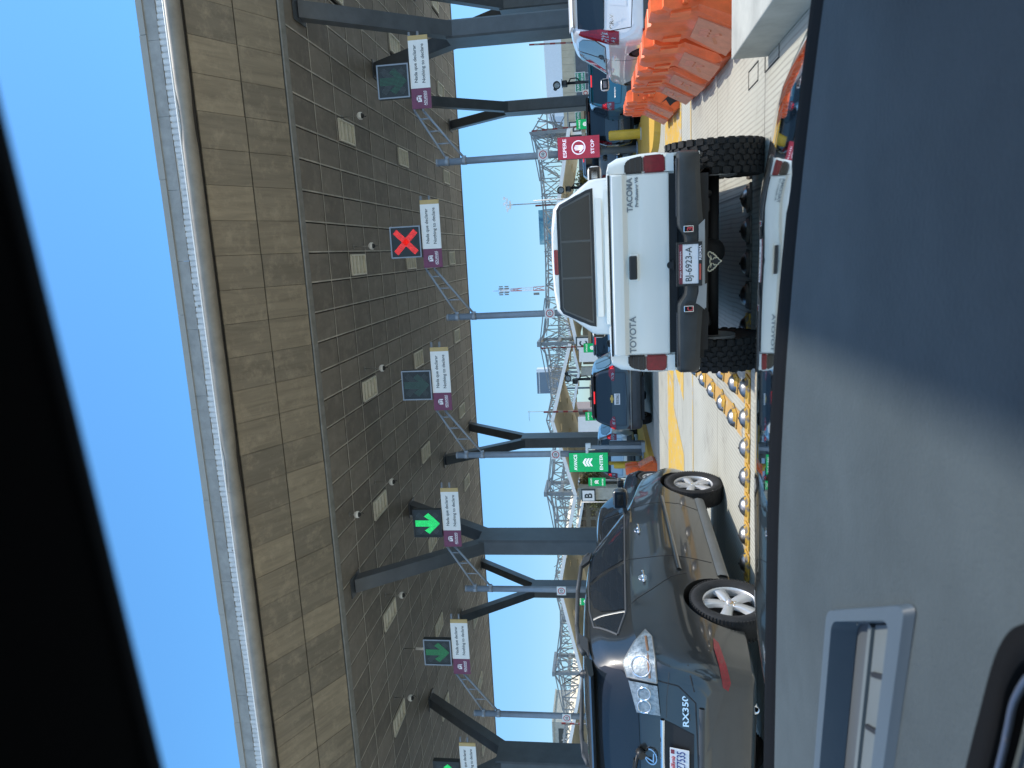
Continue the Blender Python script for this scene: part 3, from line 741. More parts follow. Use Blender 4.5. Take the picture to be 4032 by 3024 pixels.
# ------------------------------------------------------------------ cars
def crom(p0, p1, p2, p3, t):
    return .5*((2*p1)+(-p0+p2)*t+(2*p0-5*p1+4*p2-p3)*t*t+(-p0+3*p1-3*p2+p3)*t**3)
def refine(rows, n):
    """Catmull-Rom through a list of equal-length point lists"""
    out = []
    for i in range(len(rows)-1):
        a, b, c, d = rows[max(i-1, 0)], rows[i], rows[i+1], rows[min(i+2, len(rows)-1)]
        for k in range(n):
            out.append([crom(p, q, r, s, k/n) for p, q, r, s in zip(a, b, c, d)])
    out.append(rows[-1]); return out
def car_body(stations, m, parent, arches=(), name='body', ny=5, ns=3, crown=.02):
    """stations: (y, half width sill, z bottom, half width mid, z mid, half width belt, z belt, half width roof, z roof)"""
    secs = []
    for (y, ws, zb, wm, zm, wb, zl, wr, zr) in stations:
        g = zr-zl
        half = [(0, zb), (ws*.8, zb), (ws*.965, zb+.025), (ws, zb+.09), (wm, zm), (wb+(wm-wb)*.25, zl-.06 if g > .0 else zl), (wb, zl),
                (wb+(wr-wb)*.52, zl+g*.52), (wr+.03, zr-min(.10, g*.25)), (wr-.05, zr-min(.035, g*.12)), (wr*.6, zr-.004+crown*.6), (0, zr+crown)]
        secs.append([Vector((x, y, z)) for x, z in half])
    secs = refine(secs, ny)
    secs = [refine([[p] for p in s], ns) for s in secs]; secs = [[q[0] for q in s] for s in secs]
    bm = bmesh.new(); rows = []
    for s in secs:
        R_ = [bm.verts.new(p) for p in s]; L_ = [bm.verts.new((-p.x, p.y, p.z)) for p in s[1:-1]]
        rows.append(R_+L_[::-1])
    n = len(rows[0])
    for A, B in zip(rows, rows[1:]):
        for i in range(n): bm.faces.new([A[i], A[(i+1) % n], B[(i+1) % n], B[i]])
    bm.faces.new(rows[0]); bm.faces.new(rows[-1][::-1])
    bmesh.ops.recalc_face_normals(bm, faces=bm.faces)
    me = bpy.data.meshes.new(name); bm.to_mesh(me)
    bvh = BVHTree.FromBMesh(bm); bm.free(); me.materials.append(m); me.materials.append(M_under)
    o = bpy.data.objects.new(name, me); col.objects.link(o)
    if arches:
        cb = MB()
        for y, z, r, w in arches:
            for s in (-1, 1): cb.cyl((s*1.4, y, z), (s*(w-.27), y, z), r, seg=40)
        c = cb.build('cutter', M_under)
        md = o.modifiers.new('b', 'BOOLEAN'); md.operation = 'DIFFERENCE'; md.object = c; md.solver = 'EXACT'
        dg = bpy.context.evaluated_depsgraph_get(); dg.update()
        me2 = bpy.data.meshes.new_from_object(o.evaluated_get(dg)); o.modifiers.clear(); o.data = me2
        cm = c.data; bpy.data.objects.remove(c); bpy.data.meshes.remove(cm)
        for p in me2.polygons:      # wheel housings in black
            cx = p.center
            for y, z, r, w in arches:
                if math.hypot(cx.y-y, cx.z-z) < r+.004 and abs(cx.x) < w+.2 and p.material_index == 0:
                    nrm = p.normal
                    if abs(nrm.x) > .98 and abs(cx.x) < w-.2 or abs(math.hypot(cx.y-y, cx.z-z)-r) < .02 and abs(nrm.x) < .3: p.material_index = 1
    me = o.data; me.polygons.foreach_set('use_smooth', [True]*len(me.polygons)); me.set_sharp_from_angle(angle=R(32))
    o.parent = parent
    return o, bvh
def decal(bvh, pts, ang, name, m, parent, off=.004, res=.06, thick=0, flip=False, smoothpts=0):
    """lay a patch on the body: pts are (u, z) seen from azimuth ang (0 = from behind, 90 = from the right side, -90 = left side)"""
    a = R(ang); d = Vector((-math.sin(a), math.cos(a), 0)); u = Vector((math.cos(a), math.sin(a), 0))
    if ang == 'top': pass
    if smoothpts:
        n = len(pts); out = []
        for i in range(n):
            p0, p1, p2, p3 = pts[i-1], pts[i], pts[(i+1) % n], pts[(i+2) % n]
            for k in range(smoothpts): out.append(tuple(crom(p0[q], p1[q], p2[q], p3[q], k/smoothpts) for q in (0, 1)))
        pts = out
    bm = bmesh.new(); vs = [bm.verts.new((x, z, 0)) for x, z in pts]
    f = bm.faces.new(vs); bmesh.ops.triangulate(bm, faces=[f])
    for _ in range(6):
        es = [e for e in bm.edges if e.calc_length() > res]
        if not es: break
        bmesh.ops.subdivide_edges(bm, edges=es, cuts=1, use_grid_fill=False)
        bmesh.ops.triangulate(bm, faces=bm.faces[:])
    last = None; miss = []
    for v in bm.verts:
        P = u*v.co.x+Vector((0, 0, v.co.y))-d*6
        hit, nrm, idx, dist = bvh.ray_cast(P, d)
        if hit is None:
            hit2, nrm, idx, dist = bvh.find_nearest(P+d*5.2); hit = hit2
        nrm = nrm if nrm.dot(d) < 0 else -nrm
        v.co = hit+nrm*off
    if thick:
        fs = bm.faces[:]; bmesh.ops.recalc_face_normals(bm, faces=fs)
    bmesh.ops.recalc_face_normals(bm, faces=bm.faces)
    # outward facing
    s = sum(f.normal.dot(d)*f.calc_area() for f in bm.faces)
    if s > 0: bmesh.ops.reverse_faces(bm, faces=bm.faces)
    me = bpy.data.meshes.new(name); bm.to_mesh(me); bm.free(); me.materials.append(m)
    me.polygons.foreach_set('use_smooth', [True]*len(me.polygons))
    o = bpy.data.objects.new(name, me); col.objects.link(o); o.parent = parent
    return o
def strip(bvh, line, ang, w, name, m, parent, off=.004, r=None):
    """a thin line (gap, seam, moulding) following the body"""
    a = R(ang); d = Vector((-math.sin(a), math.cos(a), 0)); u = Vector((math.cos(a), math.sin(a), 0))
    P = []
    for (x0, z0), (x1, z1) in zip(line, line[1:]):
        L = math.hypot(x1-x0, z1-z0); k = max(1, int(L/.05))
        for i in range(k): P.append((x0+(x1-x0)*i/k, z0+(z1-z0)*i/k))
    P.append(line[-1]); Q = []
    for x, z in P:
        h, nrm, i, ds = bvh.ray_cast(u*x+Vector((0, 0, z))-d*6, d)
        if h is not None: Q.append((h, nrm if nrm.dot(d) < 0 else -nrm))
    mb = MB()
    prev = None
    for i, (h, nrm) in enumerate(Q):
        t = (Q[min(i+1, len(Q)-1)][0]-Q[max(i-1, 0)][0]).normalized(); s = t.cross(nrm).normalized()*w/2
        cur = [mb.v(h+s+nrm*off*.3), mb.v(h+s*.5+nrm*off), mb.v(h-s*.5+nrm*off), mb.v(h-s+nrm*off*.3)]
        if prev:
            for k in range(3): mb._f([prev[k], prev[k+1], cur[k+1], cur[k]], True)
        prev = cur
    return mb.build(name, m, parent)
def wheel(parent, x, y, z, r, w, rim=.62, spokes=5, mtyre=None, mrim=None, style='five', knob=False, fill=False):
    s = 1 if x > 0 else -1; mrim = mrim or M_alloy; ri = r*rim
    mb = MB(); F = w/2
    mb.lathe([(ri*.98, s*F*.15), (ri*.97, s*F*.55), (ri*1.0, s*F*.72), (ri*1.045, s*F*.78), (ri*1.05, s*F*.70)], 'x', 40)
    mb.lathe([(ri, s*F*.3), (ri*.99, -s*F)], 'x', 40)
    hub = ri*.22; mb.lathe([(hub, s*F*.2), (hub, s*F*.55), (hub*.8, s*F*.62), (0, s*F*.62)], 'x', 24)
    for k in range(spokes):
        a = 2*PI*k/spokes+.3
        def P(rr, da, t): return (t, rr*math.cos(a+da), rr*math.sin(a+da))
        n = 7; prev = None
        for i in range(n+1):
            q = i/n; rr = hub*.8+(ri*.985-hub*.8)*q; wd = (.24-.08*q+.16*q*q)*ri*(5/spokes)**.6*1.65; da = wd/max(rr, .03); t = s*F*(.58+.10*math.sin(q*PI)+.06*q)
            cur = [mb.v(P(rr, -da*.5, t-s*.035)), mb.v(P(rr, -da*.42, t)), mb.v(P(rr, da*.42, t)), mb.v(P(rr, da*.5, t-s*.035))]
            if prev:
                for j in range(3): mb._f([prev[j], prev[j+1], cur[j+1], cur[j]], j == 1)
            prev = cur
    wl = mb.build('wheel', mrim, parent, (x, y, z))
    mb = MB(); mb.cyl((-s*F*.6, 0, 0), (s*F*.02, 0, 0), ri*.97, seg=32); mb.build('brake_disc', M_under, wl)
    mb = MB(); mb.cyl((s*F*.6, 0, 0), (s*F*.66, 0, 0), hub*.6, seg=16)
    for k in range(5):
        a = 2*PI*k/5; mb.cyl((s*F*.5, hub*1.0*math.cos(a), hub*1.0*math.sin(a)), (s*F*.64, hub*1.0*math.cos(a), hub*1.0*math.sin(a)), .011, seg=8)
    mb.build('hub_cap', M_chrome, wl)
    mb = MB(); c = .035
    mb.lathe([(ri*1.0, s*F*.70), (ri*1.06, s*F*.86), (r*.86, s*F*1.02), (r*.955, s*F*.93), (r*.99, s*F*.8), (r, s*F*.5), (r, -s*F*.5), (r*.99, -s*F*.8), (r*.955, -s*F*.93), (r*.86, -s*F), (ri, -s*F*.8)], 'x', 56)
    if knob:
        nn = 30
        for k in range(nn):
            a = 2*PI*k/nn
            for j, tx in enumerate((-.80, -.48, -.16, .16, .48, .80)):
                aa = a+(PI/nn if j % 2 else 0); big = j in (0, 5)
                rr = r*(.992 if big else 1.0)
                rot = Matrix.Rotation(aa, 3, 'X')
                mb.box(rot @ Vector((tx*F, 0, rr+.003)), (w*(.155 if big else .135), .060 if big else .056, .026), rot=rot @ Matrix.Rotation((-.3 if j % 2 else .3)*(0 if big else 1), 3, 'Z'))
                if big:
                    rot2 = rot; mb.box(rot @ Vector(((1 if tx > 0 else -1)*F*.965, 0, r*.945)), (.018, .05, .075), rot=rot)
    else:
        for t in (-.45, -.15, .15, .45):
            mb.lathe([(r*1.004, t*F-.014), (r*1.006, t*F), (r*1.004, t*F+.014)], 'x', 56)
        for k in range(72):
            a = 2*PI*k/72; rot = Matrix.Rotation(a, 3, 'X')
            for sx in (-1, 1): mb.box(rot @ Vector((sx*F*.76, 0, r*.992)), (F*.34, .017, .012), rot=rot)
    mb.build('tyre', mtyre or M_tyre, wl)
    return wl
def mirror(parent, x, y, z, m, w=.22, h=.16, glass=M_glass):
    s = 1 if x > 0 else -1
    mb = MB(); mb.box((0, 0, 0), (w, .12, h), bev=.05); mb.bar((-s*w*.4, .0, -h*.3), (-s*(w*.5+.12), .02, -h*.45), .05, .045)
    o = mb.build('mirror', m, parent, (x, y, z), sharp=50)
    mb = MB(); mb.box((0, -.057, 0), (w*.84, .006, h*.78)); mb.build('mirror_glass', M_glass, o)
    return o
def plate_obj(parent, s, loc, w=.31, h=.155, m_ink=None, rot=(0, 0, 0), bold=.01, th=.075, tz=-.005, frame=None):
    mb = MB(); mb.box((0, 0, 0), (w, .008, h), bev=.003); o = mb.build('licence_plate', M_plate, parent, loc, rot)
    text(s, 'lettering', w*.86, th, m_ink or M_ink, o, (0, -.0055, tz), bold=bold)
    if frame:
        mb = MB(); f = .016
        for a, b in (((-w/2-f, h/2), (w/2+f, h/2+f)), ((-w/2-f, -h/2-f*1.6), (w/2+f, -h/2)), ((-w/2-f, -h/2), (-w/2, h/2)), ((w/2, -h/2), (w/2+f, h/2))):
            mb.b2((a[0], -.012, a[1]), (b[0], .004, b[1]))
        mb.build('plate_frame', frame, o)
    return o

# ---------------------------------------- white pickup, ahead
P_white = mat_paint('white_paint', (.86, .86, .80), 0, .3, .11)
pk = thing('pickup_truck', 'white pickup truck with grey step bumper and big knobbly tyres, straight ahead', 'pickup truck', (-.166, 5.815, 0), -R(1.5))
def loft_secs(secs, m, name, parent, ny=4, sharp=35, cap=True):
    secs = refine([[Vector(p) for p in s] for s in secs], ny); bm = bmesh.new(); rows = []
    for s in secs: rows.append([bm.verts.new(p) for p in s])
    n = len(rows[0])
    for A, B in zip(rows, rows[1:]):
        for i in range(n): bm.faces.new([A[i], A[(i+1) % n], B[(i+1) % n], B[i]])
    if cap: bm.faces.new(rows[0]); bm.faces.new(rows[-1][::-1])
    bmesh.ops.recalc_face_normals(bm, faces=bm.faces); bvh = BVHTree.FromBMesh(bm)
    me = bpy.data.meshes.new(name); bm.to_mesh(me); bm.free(); me.materials.append(m)
    me.polygons.foreach_set('use_smooth', [True]*len(me.polygons)); me.set_sharp_from_angle(angle=R(sharp))
    o = bpy.data.objects.new(name, me); col.objects.link(o); o.parent = parent
    return o, bvh
# bed sides: rounded rear corner posts, flanks with wheel arches
mb = MB()
for s in (-1, 1):
    prof = [(.718, .88), (.718, 1.36), (.745, 1.378), (.80, 1.365), (.838, 1.30), (.862, 1.12), (.868, 1.0), (.858, .90), (.845, .865)]
    ring = []
    ys = [(.0, .955), (.012, .985), (.04, 1.0), (.3, 1.0), (.62, 1.0), (1.9, 1.0)]
    rows = []
    for y, k in ys: rows.append([mb.v((s*(.718+(x-.718)*((k-.9)*10 if k < 1 else 1)) if x > .718 else s*x, y, z)) for x, z in prof])
    for A, B in zip(rows, rows[1:]):
        for i in range(len(prof)-1): mb._f([A[i], A[i+1], B[i+1], B[i]], True)
    mb._f(rows[0]); mb._f(rows[-1])
    # inner bed wall
    mb.b2((s*.70, .02, .86), (s*.728, 1.9, 1.36))
    # lower flank behind / ahead of wheel
    n = 16; arc = [(1.02+.50*math.cos(PI*k/n), .50+.50*math.sin(PI*k/n)) for k in range(n+1)]
    poly = [(.06, .87), (1.9, .87), (1.9, .62), (1.62, .60)]+arc[1:-1]+[(.42, .60), (.06, .66)]
    poly = [p for p in poly]
    mb.prism([(y, min(z, .872)) for y, z in poly], 'x', s*.835, s*.858)
mb.b2((-.71, .03, .86), (.71, 1.9, .90))
body = mb.build('bed', P_white, pk, sharp=40)
mb = MB(); mb.b2((-.70, .0, .84), (.70, .035, .90)); mb.b2((-.69, .02, .60), (.69, .30, .86)); mb.build('rear_gap', M_under, pk)
# wheel arch lips
for s in (-1, 1):
    mb = MB(); n = 18; prev = None
    for k in range(n+1):
        a = PI*(.16+.68*k/n); c, d = math.cos(a), math.sin(a); q = [(s*.845, .50), (s*.885, .50), (s*.885, .535), (s*.855, .55)]
        cur = [mb.v((x, 1.02+r_*c, .50+r_*d)) for x, r_ in q]
        if prev:
            for i in range(3): mb._f([prev[i], prev[i+1], cur[i+1], cur[i]], True)
        prev = cur
    mb.build('wheel_arch', P_white, pk)
# tailgate with pressed spoiler lip
prof = [(.020, .895), (-.004, .905), (-.010, .93), (-.010, 1.17), (-.008, 1.222), (-.020, 1.238), (-.046, 1.262), (-.052, 1.30), (-.050, 1.338), (-.038, 1.356), (.02, 1.358), (.03, 1.34), (.03, .90)]
mb = MB()
xs = [-.712, -.70, -.35, 0, .35, .70, .712]; rows = []
for x in xs:
    e = .9 if abs(x) > .705 else 1; rows.append([mb.v((x, y-(.004*(1-(x/.7)**2) if y < 0 else 0)+(.008 if e < 1 and y < 0 else 0), z)) for y, z in prof])
for A, B in zip(rows, rows[1:]):
    for i in range(len(prof)): mb._f([A[i], A[(i+1) % len(prof)], B[(i+1) % len(prof)], B[i]])
mb._f(rows[0]); mb._f(rows[-1][::-1])
tg = mb.build('tailgate', P_white, pk, sharp=28)
# shallow dents
for w in tg.data.vertices: pass
mb = MB(); mb.box((0, -.050, 1.178), (.215, .03, .075), bev=.012); hb = mb.build('handle_bezel', P_white, tg, (-.005, .03, 0))
mb = MB(); mb.box((-.005, -.052, 1.188), (.185, .028, .062), bev=.01); mb.build('handle', M_black, tg)
M_badge = mat('badge_grey', (.24, .26, .27), .35, .3, var=0)
text('TOYOTA', 'lettering', .30, .052, M_badge, tg, (-.545, -.0155, 1.198), bold=.02)
text('TACOMA', 'lettering', .26, .046, M_badge, tg, (.555, -.0155, 1.204), bold=.03)
text('PreRunner V6', 'lettering', .225, .026, M_badge, tg, (.575, -.0155, 1.150), bold=.03)
mb = MB(); mb.cyl((0, -.02, .895), (0, .01, .895), .028, seg=16); mb.b2((-.04, -.015, .868), (.04, .0, .882)); mb.build('latch', M_black, tg)
mb = MB(); mb.b2((-.712, -.046, 1.357), (.712, .03, 1.372)); mb.build('rubber_cap', M_black, tg)
for s in (-1, 1):      # tail lamps, dark upper and red lower half
    mb = MB(); q = .0
    mb.prism([(s*.716, 1.098), (s*.716, 1.24), (s*.79, 1.24), (s*.825, 1.205), (s*.838, 1.14), (s*.842, 1.098)], 'y', -.018, .07)
    bmesh.ops.bevel(mb.bm, geom=mb.bm.edges[:], offset=.010, segments=2, affect='EDGES'); lt = mb.build('tail_lamp', M_lampdk, pk, sharp=40)
    for k in range(3):
        mb = MB(); mb.b2((s*.724, -.0205, 1.115+.04*k), (s*.822, -.017, 1.118+.04*k)); mb.build('lens_rib', M_dkplast, lt)
    mb = MB(); mb.prism([(s*.716, .928), (s*.716, 1.095), (s*.843, 1.095), (s*.848, .955), (s*.835, .932)], 'y', -.019, .07)
    bmesh.ops.bevel(mb.bm, geom=mb.bm.edges[:], offset=.010, segments=2, affect='EDGES'); mb.build('brake_lens', M_lampred, lt, sharp=40)
    mb = MB(); mb.prism([(s*.718, .865), (s*.718, .924), (s*.846, .924), (s*.852, .865)], 'y', -.012, .05); mb.build('corner_panel', P_white, pk)
# step bumper
def bump_sec(x, top, bot, out):
    return [(x, .02, top), (x, -.13-out, top), (x, -.165-out, top-.012), (x, -.175-out, top-.04), (x, -.168-out, bot+.04), (x, -.14-out, bot), (x, .0, bot+.01)]
secs = [bump_sec(-.86, .83, .70, -.15), bump_sec(-.85, .842, .69, -.08), bump_sec(-.80, .848, .683, -.02), bump_sec(-.60, .85, .68, 0), bump_sec(-.36, .85, .665, .005), bump_sec(-.29, .842, .65, .005), bump_sec(-.22, .80, .64, .005),
        bump_sec(-.1, .795, .638, .005), bump_sec(.1, .795, .638, .005), bump_sec(.22, .80, .64, .005), bump_sec(.29, .842, .65, .005), bump_sec(.36, .85, .665, .005), bump_sec(.60, .85, .68, 0), bump_sec(.80, .848, .683, -.02), bump_sec(.85, .842, .69, -.08), bump_sec(.86, .83, .70, -.15)]
M_bump = mat('grey_bumper', (.034, .036, .036), .42, .2, var=.25, vscale=4)
bmp, bb = loft_secs(secs, M_bump, 'bumper', pk, 3, 30)
mb = MB()
for s in (-1, 1):
    for k in range(7): mb.b2((s*.37, -.03-.016*k, .849), (s*.80, -.024-.016*k, .856))
mb.build('step_tread', M_dkplast, bmp)
mb = MB(); mb.prism([(-.34, .655), (.34, .655), (.30, .70), (-.30, .70)], 'y', -.192, -.182); mb.prism([(-.33, .645), (-.14, .64), (-.16, .69), (-.29, .72)], 'y', -.196, -.18)
mb.build('bumper_insert', mat('bumper_silver', (.42, .44, .45), .3, .7), bmp)
M_pl = mat('plate_white', (.66, .67, .70), .4, var=.05)
po = plate_obj(pk, 'BJ-6923-A', (.012, -.205, .778), .30, .15, th=.062, tz=-.008, bold=.0, frame=M_black)
mb = MB(); mb.b2((-.15, -.0062, .044), (.15, -.0045, .072)); mb.build('maroon_band', mat('plate_maroon', (.20, .03, .05), .5), po)
text('BAJA CALIFORNIA', 'lettering', .2, .014, M_wink, po, (0, -.0066, .058)); 
mb = MB(); mb.b2((-.12, -.013, -.092), (.0, -.0115, -.078)); mb.build('frame_lettering', mat('plate_red', (.5, .08, .05), .5), po)
text('REKMA', 'lettering', .11, .018, M_wink, po, (.085, -.0128, -.086), bold=.01)
for s, c_ in ((-.33, 'C'), (.275, '3')):
    mb = MB(); mb.cyl((s, -.185, .765), (s, -.176, .765), .052, seg=20); sk = mb.build('bumper_socket', M_black, bmp)
    mb = MB(); mb.box((s, -.192, .775), (.05, .02, .075), bev=.006); mb.build('plate_light', M_chrome, sk)
    text(c_, 'lettering', .03, .045, M_red, sk, (s, -.204, .765), bold=.02)
# cab
def cab_sec(y, w0, w1, w2, wr, zr, zl, zb=.62):
    h = [(w0, zb), (w1, .95), (w2, zl-.05), (w2-.012, zl+.02), (w2-.09 + (wr-w2+.09)*.5, zl+.02+(zr-zl)*.5), (wr+.04, zr-.085), (wr-.02, zr-.03), (wr*.6, zr-.002), (0, zr+.008)]
    return [(x, y, z) for x, z in h]+[(-x, y, z) for x, z in h[-2::-1]]
secs = [cab_sec(1.94, .79, .82, .80, .50, 1.945, 1.52), cab_sec(1.99, .83, .845, .825, .555, 1.965, 1.53), cab_sec(2.2, .84, .85, .83, .585, 1.975, 1.53), cab_sec(2.8, .845, .855, .835, .60, 1.972, 1.52), cab_sec(3.15, .845, .855, .835, .60, 1.945, 1.50), cab_sec(3.45, .845, .855, .83, .62, 1.78, 1.45),
        cab_sec(3.75, .845, .85, .82, .68, 1.52, 1.40), cab_sec(3.9, .84, .85, .81, .70, 1.41, 1.34), cab_sec(4.6, .83, .84, .78, .66, 1.34, 1.25), cab_sec(4.95, .78, .79, .70, .55, 1.22, 1.10)]
cab, cb = loft_secs(secs, P_white, 'cab', pk, 4, 40)
# rear window: rubber, three panes
decal(cb, [(-.73, 1.512), (.73, 1.512), (.715, 1.58), (.575, 1.865), (.52, 1.90), (-.52, 1.90), (-.575, 1.865), (-.715, 1.58)], 0, 'window_rubber', M_black, pk, .008)
M_wfr = mat('window_frame_grey', (.10, .10, .095), .4, .3, var=.1)
fr = decal(cb, [(-.69, 1.538), (.69, 1.538), (.68, 1.58), (.55, 1.845), (.51, 1.872), (-.51, 1.872), (-.55, 1.845), (-.68, 1.58)], 0, 'window_frame', M_wfr, pk, .014)
for P in ([(-.665, 1.552), (-.205, 1.552), (-.205, 1.858), (-.505, 1.858), (-.54, 1.835)], [(.665, 1.552), (.205, 1.552), (.205, 1.858), (.505, 1.858), (.54, 1.835)], [(-.182, 1.552), (.182, 1.552), (.182, 1.858), (-.182, 1.858)]):
    decal(cb, P, 0, 'window_pane', M_glass, pk, .019)
mb = MB(); mb.box((-.02, 1.955, 1.922), (.27, .05, .046), bev=.012); mb.build('high_brake_lamp', M_lampred, pk)
mb = MB(); mb.b2((-.62, 1.90, 1.43), (.62, 1.935, 1.49)); mb.b2((-.70, 1.88, 1.36), (.70, 1.94, 1.40)); mb.build('cab_pressing', P_white, pk)
for s in (-1, 1):
    decal(cb, [(s*2.2, 1.54), (s*2.62, 1.54), (s*2.62, 1.86), (s*2.28, 1.86)] if s > 0 else [(-2.2, 1.54), (-2.62, 1.54), (-2.62, 1.86), (-2.28, 1.86)], 90*s, 'side_window', M_glass, pk, .006)
    decal(cb, [(s*2.72, 1.53), (s*3.55, 1.50), (s*3.3, 1.80), (s*3.1, 1.87), (s*2.72, 1.87)], 90*s, 'side_window', M_glass, pk, .006)
    mirror(pk, s*.965, 3.35, 1.50, P_white, .20, .17)
    strip(cb, [(s*2.66, 1.9), (s*2.66, .75)], 90*s, .012, 'door_gap', M_under, pk)
# running gear
for s in (-1, 1):
    wheel(pk, s*.86, 1.02, .415, .415, .29, .50, 5, M_tyred, M_alloy, knob=True)
    wheel(pk, s*.84, 4.15, .41, .41, .28, .50, 5, M_tyred, M_alloy, knob=True)
mb = MB(); mb.cyl((-.72, 1.02, .415), (.72, 1.02, .415), .05, seg=12); mb.sphere((0.05, 1.02, .44), .13, 14, 10, (1, .9, 1)); mb.build('rear_axle', M_under, pk)
mb = MB()
for s in (-1, 1):
    mb.b2((s*.40, .1, .58), (s*.50, 4.6, .70)); mb.tube([(s*.56, .35, .62), (s*.56, .7, .50), (s*.56, 1.02, .47), (s*.56, 1.5, .55), (s*.56, 1.8, .62)], .028, 8)
    mb.cyl((s*.45, .95, .48), (s*.40, 1.25, .85), .035, seg=10)
mb.b2((-.80, .25, .60), (.62, 4.9, .74)); mb.b2((-.82, 1.6, .42), (-.78, 3.6, .75)); mb.b2((.78, 1.6, .42), (.82, 3.6, .75)); mb.b2((-.8, 4.85, .30), (.8, 4.95, .75)); mb.b2((-.55, 1.5, .42), (.55, 4.7, .62)); mb.b2((-.8, 1.9, .45), (-.1, 3.2, .62)); mb.b2((-.5, .15, .60), (.5, .28, .68)); mb.b2((-.3, 1.5, .52), (.3, 3.8, .60)); mb.b2((-.62, 2.0, .55), (.62, 4.8, .60)); mb.build('chassis', M_under, pk)
mb = MB(); mb.lathe([(.03, 0), (.03, .5), (.034, .5), (.034, 0)], 'y', 16, (.70, .12, .60)); mb.tube([(.70, .6, .6), (.62, .9, .62), (.45, 1.6, .60)], .03, 10); mb.cyl((.36, 1.7, .58), (.36, 2.3, .58), .11, seg=14)
mb.build('exhaust', mat('rusty_exhaust', (.14, .10, .08), .6, .5, var=.35, vscale=14), pk)
mb = MB(); mb.cyl((-.05, .45, .55), (-.05, .62, .55), .33, seg=24); mb.build('spare_tyre', M_tyre, pk) if False else mb.bm.free()
mb = MB(); mb.b2((-.03, -.12, .605), (.07, .3, .655)); ht = mb.build('tow_hitch', M_under, pk)
# fox head plate on the hitch: cream outline on dark ground
half = [(0, -.055), (.012, -.035), (.03, -.022), (.026, -.012), (.042, -.014), (.04, -.004), (.054, -.004), (.05, .006), (.066, .010), (.060, .018), (.074, .030), (.072, .046), (.055, .050), (.035, .040), (.022, .028), (.010, .034), (0, .034)]
outl = half+[(-x, z) for x, z in half[-2:0:-1]]
M_cream = mat('cream_enamel', (.52, .46, .32), .5, var=.1)
mb = MB(); mb.prism([(x*1.12, z*1.10) for x, z in outl], 'y', 0, .006); fx = mb.build('fox_plate', M_under, ht, (.02, -.13, .575))
mb = MB()
n = len(outl)
for i in range(n):
    a, b = Vector((outl[i][0], 0, outl[i][1])), Vector((outl[(i+1) % n][0], 0, outl[(i+1) % n][1]))
    if (b-a).length > 1e-5: mb.cyl(a+Vector((0, -.002, 0)), b+Vector((0, -.002, 0)), .0042, seg=6)
for s in (-1, 1):
    mb.tube([(s*.014, -.003, .012), (s*.030, -.003, .0), (s*.022, -.003, -.008)], .004, 6); mb.tube([(s*.010, -.003, .020), (s*.045, -.003, .030)], .0035, 6)
mb.build('fox_outline', M_cream, fx)

# ---------------------------------------- dark hatchback on the left
P_dark = mat_paint('charcoal_paint', (.017, .020, .021), .12, .3, .05)
rx = thing('suv', 'charcoal hatchback suv seen from behind its right corner, silver five-spoke wheels, roof rails', 'suv', (-4.119, 6.266, 0), -R(4.45))
st = [(-1.03, .64, .42, .72, .56, .72, .66, .62, .72), (-1.01, .76, .35, .82, .58, .80, .72, .70, .80), (-.965, .82, .32, .87, .62, .835, .84, .72, .95), (-.93, .84, .31, .895, .66, .845, .96, .71, 1.10),
      (-.88, .85, .31, .905, .70, .85, 1.06, .69, 1.235), (-.78, .86, .30, .915, .72, .86, 1.16, .66, 1.40), (-.66, .86, .29, .92, .74, .865, 1.22, .635, 1.57), (-.50, .86, .28, .922, .76, .87, 1.26, .625, 1.655),
      (-.2, .86, .27, .924, .78, .872, 1.275, .625, 1.695), (.4, .86, .26, .924, .78, .875, 1.265, .625, 1.71), (1.1, .86, .26, .922, .78, .875, 1.245, .615, 1.70), (1.5, .86, .26, .922, .77, .875, 1.23, .605, 1.655),
      (1.9, .86, .26, .92, .76, .87, 1.20, .63, 1.46), (2.25, .86, .26, .92, .75, .86, 1.15, .67, 1.245), (2.45, .86, .27, .92, .74, .85, 1.11, .69, 1.165), (2.85, .86, .28, .92, .73, .83, 1.03, .68, 1.09), (3.2, .83, .29, .89, .68, .78, .93, .62, 1.0),
      (3.45, .74, .30, .80, .6, .69, .80, .54, .88), (3.6, .58, .33, .64, .54, .56, .66, .42, .74), (3.66, .42, .37, .46, .5, .40, .58, .30, .64)]
body, B = car_body(st, P_dark, rx, [(0, .36, .415, .92), (2.715, .36, .415, .92)])
def uz(ang, *pts):
    """(x, y, z) points of a car -> (u, z) seen from azimuth ang"""
    a = R(ang); return [(x*math.cos(a)+y*math.sin(a), z) for x, y, z in pts]
